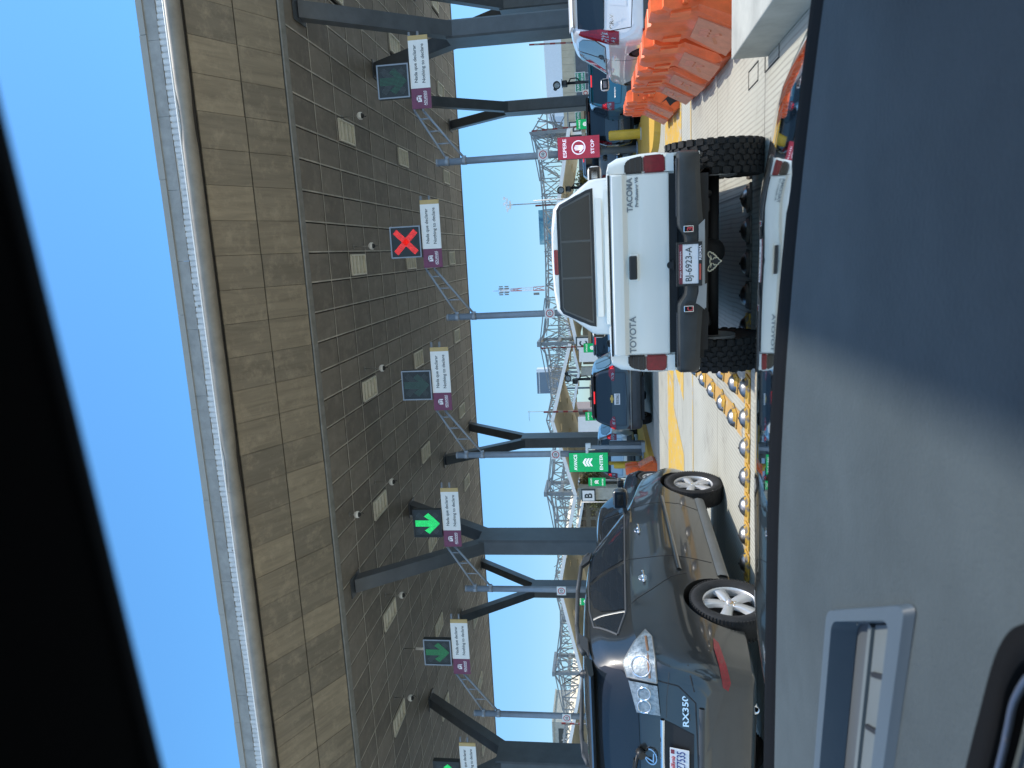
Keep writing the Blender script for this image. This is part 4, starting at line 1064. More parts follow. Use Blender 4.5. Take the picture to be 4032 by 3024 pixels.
# glass
decal(B, [(-.60, 1.565), (.60, 1.565), (.655, 1.50), (.70, 1.36), (.66, 1.285), (.45, 1.235), (0, 1.225), (-.45, 1.235), (-.66, 1.285), (-.70, 1.36), (-.655, 1.50)], 0, 'rear_window', M_glass, rx, .006, .08)
for s in (-1, 1):
    k = 90*s; f = lambda P: [(s*y, z) for y, z in P]
    decal(B, f([(.72, 1.30), (-.10, 1.315), (-.04, 1.42), (.06, 1.53), (.20, 1.60), (.40, 1.635), (.66, 1.645)]), k, 'side_window', M_glass, rx, .006)
    decal(B, f([(-.15, 1.318), (-.36, 1.36), (-.40, 1.40), (-.10, 1.575), (.0, 1.60), (-.06, 1.46), (-.12, 1.36)]), k, 'quarter_window', M_glass, rx, .006)
    decal(B, f([(.80, 1.30), (2.02, 1.265), (1.86, 1.36), (1.55, 1.54), (1.30, 1.635), (.74, 1.65)]), k, 'side_window', M_glass, rx, .006)
    strip(B, f([(-.42, 1.385), (-.15, 1.305), (.76, 1.285), (2.05, 1.25)]), k, .022, 'window_trim', M_dkplast, rx, .01)
    strip(B, f([(-.42, 1.385), (-.10, 1.60), (.20, 1.645), (.70, 1.665), (1.30, 1.655), (1.60, 1.545), (2.02, 1.28)]), k, .020, 'window_trim', M_dkplast, rx, .01)
    strip(B, f([(-.14, 1.31), (-.06, 1.46), (.02, 1.60)]), k, .03, 'window_trim', M_trim, rx, .010)
    strip(B, f([(.755, 1.655), (.76, 1.29), (.78, .80), (.72, .42)]), k, .012, 'door_gap', M_under, rx, .003)
    strip(B, f([(-.12, 1.30), (.02, 1.20), (.16, 1.05), (.36, .86), (.44, .70)]), k, .012, 'door_gap', M_under, rx, .003)
    strip(B, f([(1.98, 1.24), (2.08, .95), (2.06, .60), (1.95, .40)]), k, .012, 'door_gap', M_under, rx, .003)
    strip(B, f([(.50, .765), (2.25, .80)]), k, .05, 'door_moulding', P_dark, rx, .018)
    strip(B, f([(.47, .345), (2.27, .345)]), k, .11, 'sill', mat('sill_grey', (.16, .17, .17), .45, .2), rx, .022)
    for hy in (.38, 1.40):
        h, nrm, i_, d_ = B.ray_cast(Vector((s*3, hy, 1.12)), Vector((-s, 0, 0)))
        mb = MB(); mb.tube([(h.x, hy-.09, 1.115), (h.x+s*.035, hy-.06, 1.12), (h.x+s*.035, hy+.06, 1.122), (h.x, hy+.09, 1.12)], .014, 8); mb.cyl((h.x-s*.01, hy, 1.118), (h.x+s*.004, hy, 1.118), .05, seg=16); mb.build('door_handle', M_chrome, rx)
    mirror(rx, s*1.02, 1.98, 1.30, P_dark, .24, .17)
    # roof rail
    mb = MB(); x = s*.60; mb.tube([(x, -.42, 1.69), (x, -.30, 1.735), (x, .0, 1.765), (x, .6, 1.775), (x, 1.1, 1.755), (x, 1.30, 1.715), (x, 1.38, 1.68)], .022, 10)
    mb.prism([(-.44, 1.65), (-.30, 1.75), (-.12, 1.76), (-.22, 1.66)], 'x', x-.02, x+.02); mb.prism([(1.40, 1.64), (1.22, 1.745), (1.08, 1.75), (1.2, 1.67)], 'x', x-.02, x+.02)
    mb.build('roof_rail', M_dkplast, rx)
    # lamps wrap round the corner
    A = 35*s; q = lambda P: [(s*u, z) for u, z in P]
    o = decal(B, q([(.055, 1.085), (.40, 1.10), (.455, 1.15), (.36, 1.24), (.20, 1.345), (.09, 1.315)]), A, 'tail_lamp', M_lampclr, rx, .014, .04)
    strip(B, q([(.055, 1.085), (.40, 1.10), (.455, 1.15), (.36, 1.24), (.20, 1.345), (.09, 1.315), (.055, 1.085)]), A, .016, 'lamp_bezel', M_trim, o, .016)
    strip(B, q([(.09, 1.135), (.40, 1.15)]), A, .035, 'amber_strip', mat('amber_lamp', (.24, .13, .07), .2, coat=.4), o, .017)
    o = decal(B, q([(.035, 1.08), (.065, 1.305), (-.18, 1.245), (-.195, 1.06)]), A, 'hatch_lamp', M_lampclr, rx, .014, .04)
    for du, r_ in ((.17, .075),):
        pts = [(du+r_*math.cos(a), 1.20+r_*math.sin(a)) for a in [2*PI*i/20 for i in range(20)]]
        strip(B, q(pts+[pts[0]]), A, .012, 'reflector_bowl', M_chrome, o, .022)
    for du in (-.03, -.13):
        pts = [(du+.05*math.cos(a), 1.185+.05*math.sin(a)) for a in [2*PI*i/16 for i in range(16)]]
        strip(B, q(pts+[pts[0]]), A, .010, 'reflector_bowl', M_chrome, o, .022)
    decal(B, q([(.03, .60), (.31, .545), (.33, .58), (.27, .625), (.04, .645)]), A, 'rear_reflector', M_lampred, rx, .012, .05) if False else None
    decal(B, [(s*.34, .545), (s*.40, .525), (s*.62, .565), (s*.645, .60), (s*.60, .615), (s*.37, .585)], 20*s, 'rear_reflector', M_lampred, rx, .012, .05)
    wheel(rx, s*.80, 0, .36, .36, .235, .66, 5)
    wheel(rx, s*.80, 2.715, .36, .36, .235, .66, 5)
# hatch cut, bumper line, plate recess, garnish
strip(B, [(-.80, 1.30), (-.735, 1.08), (-.72, .92), (-.60, .79), (0, .765), (.60, .79), (.72, .92), (.735, 1.08), (.80, 1.30)], 0, .012, 'hatch_gap', M_under, rx, .003)
strip(B, [(.88, .84), (.70, .80)], 0, .012, 'bumper_gap', M_under, rx, .003)
strip(B, [(-.56, .742), (.56, .742)], 0, .045, 'bumper_step', M_dkplast, rx, .012)
strip(B, [(-.38, 1.045), (.38, 1.045)], 0, .035, 'chrome_garnish', M_chrome, rx, .014)
decal(B, [(-.38, 1.03), (.38, 1.03), (.30, .80), (-.30, .80)], 0, 'plate_recess', M_under, rx, .003)
yb = B.ray_cast(Vector((0, -3, .92)), Vector((0, 1, 0)))[0].y
po = plate_obj(rx, '6MZ7535', (0, yb-.03, .915), .305, .155, m_ink=mat('plate_blue', (.04, .06, .22), .4), rot=(-R(12), 0, 0), th=.07, tz=-.012, bold=.005)
text('California', 'lettering', .15, .034, M_red, po, (-.0, -.0058, .052), shear=.3)
mb = MB(); mb.b2((.10, -.006, .04), (.14, -.0045, .07)); mb.build('sticker', M_lampred, po)
def onb(x, z, B=B): return B.ray_cast(Vector((x, -3, z)), Vector((0, 1, 0)))[0].y
yy = onb(.42, .87); text('RX350', 'badge', .25, .048, M_chrome, rx, (.52, yy-.018, .868), rot=(PI/2-R(8), 0, R(13)), bold=.02, ext=.004)
yy = onb(0, 1.14)
mb = MB(); n = 24; prev = None
for k in range(n+1):
    a = 2*PI*k/n; cur = [mb.v((w*.075/.07*math.cos(a)*1.0, -.004*j, w*.78*math.sin(a))) for j, w in ((0, .062), (2, .062), (2, .074), (0, .074))]
    if prev:
        for i in range(3): mb._f([prev[i], prev[i+1], cur[i+1], cur[i]])
    prev = cur
mb.prism([(-.028, .045), (-.016, .045), (-.030, -.018), (.045, -.022), (.046, -.032), (-.048, -.030)], 'y', -.009, 0)
mb.build('emblem', M_chrome, rx, (0, yy-.008, 1.14), (-R(28), 0, 0))
# spoiler, wiper, aerial, tailpipe, valance
mb = MB(); mb.prism([(-.42, 1.69), (-.70, 1.645), (-.735, 1.625), (-.70, 1.60), (-.50, 1.62)], 'x', -.60, .60); mb.build('spoiler', P_dark, rx, sharp=60)
mb = MB(); mb.tube([(0.02, -.93, 1.225), (-.02, -.90, 1.25), (-.35, -.865, 1.30)], .012, 8); mb.bar((-.5, -.86, 1.31), (-.08, -.885, 1.275), .02, .02); mb.cyl((0.02, -.96, 1.215), (.02, -.90, 1.235), .035, seg=14); mb.build('rear_wiper', M_black, rx)
mb = MB(); mb.lathe([(.04, 0), (.03, .025), (.012, .04), (0, .04)], 'z', 12); mb.cyl((0, 0, .03), (-.02, -.12, .19), .006, .004, seg=8); mb.build('aerial', M_black, rx, (.33, -.34, 1.70))
for s in (-1, 1):
    mb = MB(); mb.lathe([(.028, .02), (.034, .0), (.036, .01), (.036, .25)], 'y', 18, (s*.52, -.98, .325)); mb.build('tailpipe', M_chrome, rx)
mb = MB(); mb.b2((-.55, -.93, .30), (.55, -.5, .40)); mb.build('valance', M_under, rx)
strip(B, [(.86, .985), (.60, 1.01), (.40, 1.015)], 0, .006, 'body_crease', P_dark, rx, .004)

# ---------------------------------------- generic rear-view suv
def suv(label, loc, yaw, paint, scale=1, W=.91, H=1.68, belt=1.08, wb=2.62, rearo=-.95, lampf=None, platex=None, badge=None, tip=.06, lit=False, simple=False, group=None, high=True, rails=False, spoil=True):
    t = thing('suv', label, 'suv', (*loc, 0), -R(yaw), group, scale)
    b = belt; wr = W*.71; r = rearo; f = wb+.86; wsb = wb-.45
    st = [(r-.06, W*.72, .46, W*.80, .56, W*.78, .66, W*.70, .72), (r-.03, W*.86, .36, W*.90, .58, W*.88, .72, W*.80, .80), (r+.02, W*.91, .32, W*.955, .62, W*.93, .86, W*.83, 1.0), (r+.06, W*.93, .30, W*.975, .66, W*.945, .98, W*.80, 1.16),
          (r+.12, W*.935, .29, W*.985, .70, W*.95, b, W*.77, 1.33), (r+.20, W*.935, .28, W*.99, .72, W*.95, b+.02, W*.74, H-.12), (r+.30, W*.94, .28, W, .73, W*.955, b+.02, W*.72, H-.05), (r+.6, W*.94, .27, W, .74, W*.955, b+.01, wr, H-.012),
          (.3, W*.94, .26, W, .74, W*.955, b, wr, H), (1.0, W*.94, .26, W, .74, W*.955, b-.02, wr*.99, H-.02), (1.45, W*.94, .26, W, .73, W*.955, b-.03, wr*.97, H-.09), (1.85, W*.94, .26, W, .72, W*.95, b-.04, wr, H-.32), (wsb, W*.94, .27, W, .71, W*.94, b-.05, W*.76, b+.03),
          (wb+.1, W*.94, .28, W, .70, W*.92, b-.12, W*.75, b-.05), (wb+.5, W*.88, .3, W*.94, .64, W*.86, b-.24, W*.66, b-.17), (f-.1, W*.72, .32, W*.78, .56, W*.70, .66, W*.5, .74), (f, W*.5, .38, W*.52, .5, W*.46, .58, W*.36, .64)]
    bd, B = car_body(st, paint, t, [(0, .35, .40, W), (wb, .35, .40, W)], ny=4)
    wz = b+.06
    decal(B, [(-wr+.03, H-.14), (wr-.03, H-.14), (W*.80, wz+.03), (W*.74, wz), (0, wz-.02), (-W*.74, wz), (-W*.80, wz+.03)], 0, 'rear_window', M_glass, t, .008, .1)
    for s in (-1, 1):
        k = 90*s; g = lambda P: [(s*y, z) for y, z in P]
        decal(B, g([(.42, b+.05), (-.42, b+.07), (-.60, b+.20), (-.40, H-.20), (-.15, H-.14), (.40, H-.12)]), k, 'side_window', M_glass, t, .007, .1)
        decal(B, g([(.50, b+.05), (wsb-.28, b+.01), (1.55, H-.25), (1.25, H-.14), (.48, H-.12)]), k, 'side_window', M_glass, t, .007, .1)
        strip(B, g([(.46, H-.1), (.46, .5)]), k, .012, 'door_gap', M_under, t, .003)
        strip(B, g([(-.62, b+.20), (-.40, b+.05), (wsb-.2, b-.005)]), k, .018, 'window_trim', M_black, t, .01)
        mirror(t, s*(W+.12), wsb-.35, b+.05, paint, .22, .16)
        for hy in (.28, 1.3):
            h = B.ray_cast(Vector((s*3, hy, b-.1)), Vector((-s, 0, 0)))[0]
            mb = MB(); mb.box((h.x+s*.01, hy, b-.1), (.04, .18, .03), bev=.01); mb.build('door_handle', paint, t)
        for wy in (0, wb): wheel(t, s*(W-.115), wy, .35, .35, .22, .66, 5)
        if lampf: lampf(B, t, s)
    if high:
        yh = B.ray_cast(Vector((0, -4, H-.085)), Vector((0, 1, 0)))[0].y
        mb = MB(); mb.box((0, yh-.01, H-.085), (.34, .05, .025), bev=.005); mb.build('high_brake_lamp', M_lit if lit else M_lampred, t)
    if spoil:
        mb = MB(); mb.prism([(r+.50, H+.005), (r+.13, H-.045), (r+.12, H-.065), (r+.25, H-.085), (r+.45, H-.03)], 'x', -wr*.93, wr*.93); mb.build('spoiler', paint, t, sharp=60)
    if rails:
        for s in (-1, 1): mb = MB(); mb.tube([(s*wr*.93, r+.5, H), (s*wr*.93, r+.6, H+.05), (s*wr*.93, 1.1, H+.045), (s*wr*.93, 1.25, H-.02)], .02, 8); mb.build('roof_rail', M_dkplast, t)
    strip(B, [(-W*.80, wz), (-W*.79, .74), (0, .70), (W*.79, .74), (W*.80, wz)], 0, .012, 'hatch_gap', M_under, t, .003)
    decal(B, [(-W*.93, .36), (W*.93, .36), (W*.90, .56), (-W*.90, .56)], 0, 'bumper_cladding', M_dkplast, t, .012, .1)
    mb = MB(); mb.b2((-.6, r+.02, .24), (.6, r+.6, .36)); mb.build('valance', M_under, t)
    return t, B
def lamp_cols(cols, ang=30):
    """tail lamp as stacked patches: (material, name, pts)"""
    def f(B, t, s):
        root = None
        for m, nme, P in cols:
            o = decal(B, [(s*u, z) for u, z in P], ang*s, nme, m, root or t, .012, .05)
            root = root or o
    return f
# white hatchback right
cr_l = lamp_cols([(M_lampred, 'tail_lamp', [(.22, .92), (.20, 1.20), (.235, 1.50), (.29, 1.53), (.33, 1.46), (.375, 1.22), (.44, 1.02), (.44, .92)]),
                  (M_lampclr, 'reverse_lens', [(.23, 1.19), (.34, 1.18), (.375, 1.07), (.23, 1.08)]), (M_lampclr, 'reverse_lens', [(.235, 1.04), (.39, 1.03), (.40, .965), (.24, .97)])], 30)
P_white2 = mat_paint('white_paint_clean', (.72, .74, .76), 0, .3, .03)
t, B = suv('white hatchback suv at the right edge with tall red tail lamps, behind the orange barriers', (4.50, 14.15), 2.0, P_white2, 1.135, W=.905, H=1.68, belt=1.08, wb=2.62, rearo=-.86, lampf=cr_l)
yy = onb(-.60, 1.03, B); text('CR-V', 'badge', .20, .06, M_chrome, t, (-.60, yy-.015, 1.03), bold=.02, rot=(PI/2, 0, -R(12)))
for s in (-1, 1):
    decal(B, [(s*.56, .52), (s*.82, .50), (s*.80, .565), (s*.58, .575)], 10*s, 'rear_reflector', M_lampred, t, .02, .06)
decal(B, [(-.42, .80), (.42, .80), (.36, 1.06), (-.36, 1.06)], 0, 'plate_recess', P_white2, t, .004)
plate_obj(t, 'AJN-70-52', (0, onb(0, .92, B)-.02, .92), .31, .155)
# teal hatchback ahead of it
te_l = lamp_cols([(M_lampred, 'tail_lamp', [(.10, .93), (.33, .93), (.38, 1.12), (.30, 1.30), (.20, 1.30), (.12, 1.16)]), (M_lampclr, 'reverse_lens', [(.12, 1.02), (.34, 1.02), (.36, 1.12), (.13, 1.14)]), (M_lit, 'lit_lens', [(.16, 1.16), (.31, 1.16), (.27, 1.27), (.19, 1.27)])], 30)
P_teal = mat_paint('teal_paint', (.012, .13, .18), .2, .3, .05)
t, B = suv('teal blue hatchback suv with lit brake lamps behind the white one', (5.08, 24.2), 2., P_teal, 1.02, lampf=te_l, lit=True, H=1.69)
yy = onb(-.45, .92, B); text('escape', 'badge', .3, .05, M_chrome, t, (-.40, yy-.015, .90), bold=.02)
# black rounded car just left of / ahead of the teal one
P_black = mat_paint('black_paint', (.012, .013, .015), .2, .25, .06)
t, B = suv('shiny black rounded hatchback squeezed between the teal suv and the stop board', (3.62, 26.9), 1.5, P_black, 1.0, W=.86, H=1.66, belt=1.0, lampf=te_l) if False else (None, None)
# dark blue hatchback with lit lamps
eq_l = lamp_cols([(M_lampred, 'tail_lamp', [(-.03, 1.03), (.30, 1.0), (.42, 1.10), (.40, 1.17), (.12, 1.17), (-.03, 1.09)]), (M_lampclr, 'reverse_lens', [(-.01, 1.04), (.15, 1.02), (.20, 1.10), (.0, 1.10)]),
                  (M_lit, 'lit_lens', [(.27, 1.04), (.37, 1.06), (.37, 1.14), (.27, 1.14)])], 30)
P_navy = mat_paint('navy_paint', (.009, .011, .014), .1, .3, .08)
t, B = suv('dark blue hatchback suv with gold cross emblem and lit brake lamps ahead of the pickup', (-4.62, 22.94), 2., P_navy, 1.154, W=.92, H=1.66, belt=1.06, wb=2.72, lampf=eq_l, lit=True, rails=False)
plate_obj(t, 'BE0E3662', (0, onb(0, .97, B)-.02, .965), .31, .155)
yy = onb(0, 1.10, B); mb = MB()
mb.prism([(-.11, -.022), (-.10, .022), (-.035, .022), (-.035, .045), (.04, .045), (.04, .022), (.11, .022), (.10, -.022), (.035, -.022), (.035, -.045), (-.04, -.045), (-.04, -.022)], 'y', -.012, 0)
mb.build('emblem', mat('gold_emblem', (.62, .45, .14), .3, .8), t, (0, yy-.006, 1.105))
strip(B, [(-.86, .60), (.86, .60)], 0, .03, 'bumper_trim', M_trim, t, .016)
mb = MB(); mb.lathe([(.05, 0), (.045, .06), (.01, .09), (0, .09)], 'z', 12); mb.build('aerial', M_black, t, (-.12, -.35, 1.67))
for s in (-1, 1): decal(B, [(s*.72, .585), (s*.86, .585), (s*.85, .635), (s*.73, .625)], 15*s, 'rear_reflector', M_lampred, t, .02, .06)
# pale blue-grey hatchback further on, lit high lamp, behind the pickup cab's left shoulder
P_silver = mat_paint('silver_blue_paint', (.36, .42, .48), .6, .3, .05)
suv('pale silver hatchback with lit roof lamp, far ahead left of the pickup cab', (-4.1, 33.2), 2., P_silver, 1.17, H=1.70, lampf=eq_l, lit=True)
# silver hatchback at left of the dark blue one
suv('silver hatchback half hidden behind the dark blue one and the grey gate post', (-8.9, 31.0), 2., mat_paint('silver_paint', (.42, .44, .46), .6, .3, .05), 1.14, H=1.66, belt=1.12, lampf=te_l)
# dark car ahead of the charcoal one
P_blk2 = mat_paint('black_blue_paint', (.014, .018, .024), .3, .25, .06)
suv('black crossover ahead of the charcoal suv, its roof and windows showing over it', (-6.9, 15.2), 3.5, P_blk2, 1.0, H=1.74, W=.93, belt=1.10, lampf=te_l)
suv('glossy black rounded hatchback left of the teal suv, reflections in its side window', (4.42, 26.6), 2, P_black, 1.10, W=.90, H=1.70, belt=1.08, lampf=cr_l)

# ---------------------------------------- grey pickup far ahead in the right lane
P_grey = mat_paint('grey_paint', (.22, .25, .29), .5, .3, .06)
def far_pickup(label, loc, yaw, paint, scale, plate):
    t = thing('pickup_truck', label, 'pickup truck', (*loc, 0), -R(yaw), None, scale)
    def sec(y, w, wt, zt, zl, zb=.55): 
        h = [(w*.9, zb), (w, zb+.12), (w, zl-.05), (w-.015, zl), (wt+(w-wt)*.45, zl+(zt-zl)*.5), (wt+.03, zt-.08), (wt-.04, zt-.01), (0, zt+.01)]
        return [(x, y, z) for x, z in h]+[(-x, y, z) for x, z in h[-2::-1]]
    cabo, CB = loft_secs([sec(1.75, .93, .64, 1.84, 1.20), sec(1.82, .96, .68, 1.88, 1.22), sec(2.2, .98, .70, 1.90, 1.22), sec(3.3, .98, .70, 1.88, 1.20), sec(3.8, .98, .72, 1.55, 1.16), sec(4.1, .97, .76, 1.22, 1.10), sec(4.9, .96, .74, 1.14, 1.02), sec(5.2, .86, .6, .98, .9)], paint, 'cab', t, 3, 40)
    decal(CB, [(-.80, 1.28), (.80, 1.28), (.66, 1.78), (-.66, 1.78)], 0, 'rear_window', M_glass, t, .008, .1)
    for s in (-1, 1):
        decal(CB, [(s*2.0, 1.26), (s*2.7, 1.26), (s*2.7, 1.78), (s*2.1, 1.78)], 90*s, 'side_window', M_glass, t, .008, .1)
        decal(CB, [(s*2.8, 1.26), (s*3.8, 1.22), (s*3.5, 1.60), (s*3.3, 1.76), (s*2.8, 1.78)], 90*s, 'side_window', M_glass, t, .008, .1)
    mb = MB(); mb.b2((-.98, .0, .62), (-.80, 1.75, 1.20), bev=.03); mb.b2((.80, .0, .62), (.98, 1.75, 1.20), bev=.03); mb.b2((-.8, .05, .62), (.8, 1.75, .70)); mb.build('bed', paint, t)
    mb = MB(); mb.b2((-.79, -.03, .66), (.79, .03, 1.19), bev=.015); mb.b2((-.6, -.04, .80), (.6, -.028, 1.0), bev=.005); tgx = mb.build('tailgate', paint, t)
    mb = MB(); mb.b2((-.12, -.05, 1.03), (.12, -.03, 1.10), bev=.008); mb.build('handle', M_black, tgx)
    mb = MB(); mb.b2((-.98, -.22, .48), (.98, -.04, .64), bev=.02); mb.build('bumper', M_chrome, t)
    plate_obj(t, plate, (0, -.235, .56), .31, .13)
    for s in (-1, 1):
        mb = MB(); mb.b2((s*.80, -.02, .82), (s*.985, .08, 1.17), bev=.015); mb.build('tail_lamp', M_lampred, t)
        for wy in (1.0, 4.4): wheel(t, s*.86, wy, .40, .40, .26, .6, 5)
        mirror(t, s*1.12, 3.7, 1.30, M_black, .2, .26)
    mb = MB(); mb.b2((-.17, 1.70, 1.85), (.17, 1.78, 1.88)); mb.build('high_brake_lamp', M_lit, t)
    mb = MB(); mb.b2((-.7, .1, .42), (.7, 4.8, .56)); mb.build('chassis', M_under, t)
    return t
far_pickup('grey pickup truck with black rear window and lit roof lamp behind the stop board', (3.95, 31.5), 2., P_grey, 1.17, 'FRY9E43')
far_pickup('white work truck tail far ahead, right of the white pickup mirror', (1.55, 38.0), 2., mat_paint('white_van_paint', (.6, .62, .62), 0, .35, .1), 1.1, 'BM-2740')

# ------------------------------------------------------------------ the camera car
own = thing('car', 'car the photo is taken from: dark vinyl dashboard, mirror-bright bonnet and black roof lining', 'car', (-.45, 1.0, 0))
def obuild(mb, name, m, parent=None, sharp=None):
    o = mb.build(name, m, None, sharp=sharp); o.parent = parent or own
    if not parent: o.location = (.45, -1.0, 0)
    return o
CX = -.50
prof = [(1.30, 1.0748), (1.5, 1.0588), (1.7, 1.0408), (1.85, 1.0254), (2.0, 1.0073), (2.08, .996), (2.16, .981), (2.24, .957), (2.32, .90), (2.36, .82), (2.37, .70)]
prof = [(a, b) for a, b in refine([[Vector((p[0], p[1], 0))] for p in prof], 5) for a, b in [(0, 0)]] if False else prof
P5 = [q[0] for q in refine([[Vector((p[0], p[1], 0))] for p in prof], 5)]
mb = MB(); nx = 44; rows = []
for i in range(nx+1):
    u = -1+2*i/nx; x = CX+u*.97; row = []
    for p in P5:
        sh = 1-.26*abs(u)**3.2; y = 1.25+(p.x-1.25)*sh
        z = p.y-.012*u*u-.16*max(0, abs(u)-.86)**1.2*3-.03*max(0, abs(u)-.60)
        z += .008*math.exp(-((abs(u)-.62)/.10)**2)
        row.append(mb.v((x, y, z)))
    rows.append(row)
for A, Bq in zip(rows, rows[1:]):
    for k in range(len(A)-1): mb._f([A[k], A[k+1], Bq[k+1], Bq[k]], True)
hood = obuild(mb, 'bonnet', M_hood)
def yfront(x): return 1.377-.24*max(0, (x+.62)/.95)**1.8
mb = MB(); rows = []
for i in range(25):
    u = -1+2*i/24; x = -.65+u*1.15; y0 = yfront(x); row = [mb.v(p) for p in ((x, y0-.05, 1.090), (x, y0+.01, 1.092), (x, y0+.1, 1.080), (x, y0+.18, 1.0695), (x, y0+.243, 1.0605), (x, y0+.25, 1.02))]; rows.append(row)
for A, Bq in zip(rows, rows[1:]):
    for k in range(5): mb._f([A[k], A[k+1], Bq[k+1], Bq[k]], True)
obuild(mb, 'cowl', mat('cowl_black', (.004, .004, .0045), .9, var=0, spec=.1))
# dashboard
mb = MB(); rows = []; nx, ny = 110, 70
def dashz(x, y):
    z = 1.100-.006*max(0, (y-1.15)/.2)**2
    z += .012*math.exp(-((y-.80)/.18)**2)*(1/(1+math.exp((x+.20)*18)))          # raised centre
    return z
VX = [(-.535, 1.004), (-.375, .720), (-.60, .76), (-.833, 1.048)]
for i in range(nx+1):
    u = -1+2*i/nx; x = -.55+u*1.02; yf = yfront(x); row = []
    for j in range(ny+1): y = .40+(yf-.40)*j/ny; row.append((x, y, dashz(x, y)))
    rows.append(row)
inq = lambda x, y: False
# tray opening in local frame: edge directions
e1 = Vector((VX[1][0]-VX[0][0], VX[1][1]-VX[0][1])); e2 = Vector((VX[3][0]-VX[0][0], VX[3][1]-VX[0][1]))
det = e1.x*e2.y-e1.y*e2.x
def tray(x, y):
    a, b = x-VX[0][0], y-VX[0][1]; return ((a*e2.y-b*e2.x)/det, (e1.x*b-e1.y*a)/det)
def P(a, b, dz): x, y = VX[0][0]+e1.x*a+e2.x*b, VX[0][1]+e1.y*a+e2.y*b; return (x, y, dashz(x, y)+dz)
n = 0
for i in range(nx):
    for j in range(ny):
        q = [rows[i][j], rows[i+1][j], rows[i+1][j+1], rows[i][j+1]]
        ta, tb = tray(sum(p[0] for p in q)/4, sum(p[1] for p in q)/4)
        if .075 < ta < .925 and tb > .05: continue
        mb._f([mb.v(p) for p in q], True)
bmesh.ops.remove_doubles(mb.bm, verts=mb.bm.verts, dist=.0005)
for A_ in (rows[0], rows[-1]): pass
for i in range(nx): mb.quad(rows[i][0], rows[i+1][0], (rows[i+1][0][0], .38, .86), (rows[i][0][0], .38, .86))
dash = obuild(mb, 'dashboard', M_dash)
mb = MB()     # moulded rim round the tray opening
def ringpts(d, dz, r_=5):
    pts = []; lo, hi, b0, b1 = d, 1-d, d*.55, 2.2
    for cx_, cy_, s0 in ((lo+.07, b0+.05, PI), (hi-.07, b0+.05, 1.5*PI)):
        for k in range(r_+1):
            a = s0+.5*PI*k/r_; pts.append(P(cx_+.07*math.cos(a), cy_+.05*math.sin(a), dz))
    return [P(lo, b1, dz)]+pts+[P(hi, b1, dz)]
R1, R2, R3, R4 = ringpts(.0, .001), ringpts(.02, .010), ringpts(.13, .010), ringpts(.15, -.024)
for A_, B_ in ((R1, R2), (R2, R3), (R3, R4)):
    V = [mb.v(p) for p in A_]; W = [mb.v(p) for p in B_]
    for k in range(len(A_)-1): mb._f([V[k], V[k+1], W[k+1], W[k]], False)
rim = obuild(mb, 'tray_rim', mat('dash_rim', (.075, .10, .12), .5, var=.06, bump=.05, bscale=200), dash, sharp=50)
rim.location = (0, 0, 0)
mb = MB(); mb.quad(P(.10, .06, -.025), P(.90, .06, -.025), P(.90, 2.2, -.025), P(.10, 2.2, -.025)); fl = obuild(mb, 'tray_floor', mat('tray_grey', (.085, .095, .10), .6, spec=.15), dash)
mb = MB(); mb.quad(P(.45, .09, -.020), P(.855, .09, -.008), P(.855, 2.2, -.008), P(.45, 2.2, -.020)); mb.quad(P(.45, .09, -.020), P(.45, 2.2, -.020), P(.45, 2.2, -.026), P(.45, .09, -.026)); mb.bar(P(.43, .09, -.020), P(.43, 2.2, -.020), .010, .010); sp = obuild(mb, 'speaker_grille', mat('grille_grey', (.13, .15, .15), .6), dash)
mb = MB()
for b in (.34, .62, .90, 1.2): mb.bar(P(.52, b, -.0165), P(.80, b, -.0085), .006, .005)
obuild(mb, 'slot', M_under, dash)
# display pod at the lower left corner
mb = MB(); sm = lambda L: [(q[0].x, q[0].y) for q in refine([[Vector((a, b, 0))] for a, b in L], 6)]
pts = sm([(-.265, .30), (-.270, .46), (-.286, .519), (-.325, .551), (-.402, .572), (-.458, .585), (-.80, .662)])+[(-.80, .30)]
zt_ = 1.112
A_ = [mb.v((x, y, zt_+.010)) for x, y in pts]; B_ = [mb.v((x+(.012 if x > -.4 else 0), y+.012, 1.07)) for x, y in pts]
pi_ = sm([(-.290, .30), (-.294, .46), (-.311, .516), (-.348, .541), (-.386, .549), (-.438, .559), (-.80, .636)])+[(-.80, .30)]
C_ = [mb.v((x, y, zt_+.006)) for x, y in pi_]; D_ = [mb.v((x-.004, y-.006, zt_-.03)) for x, y in pi_]
for k in range(len(pts)-1):
    mb._f([A_[k], A_[k+1], B_[k+1], B_[k]], True); mb._f([A_[k], A_[k+1], C_[k+1], C_[k]], True); mb._f([C_[k], C_[k+1], D_[k+1], D_[k]])
mb._f(D_)
for kk in range(4): mb.bar((-.42-.05*kk, .30, zt_-.022), (-.46-.05*kk, .555+.012*kk, zt_-.022), .012, .012)
pod = obuild(mb, 'display_pod', mat('pod_black', (.004, .004, .004), .8, var=.1, spec=.15))
mb = MB(); mb.sweep([(x-.006, y-.008, zt_+.004) for x, y in pi_[:-1]], .0028)
obuild(mb, 'metal_strip', mat('pod_trim', (.13, .15, .19), .4, .6), pod)
mb = MB(); mb.prism([(-1.42, 1.55), (-1.15, 2.0), (.05, 2.05), (.38, 1.5), (.40, -3.2), (-1.42, -3.2)], 'z', .22, .90); obuild(mb, 'body_shell', M_under)
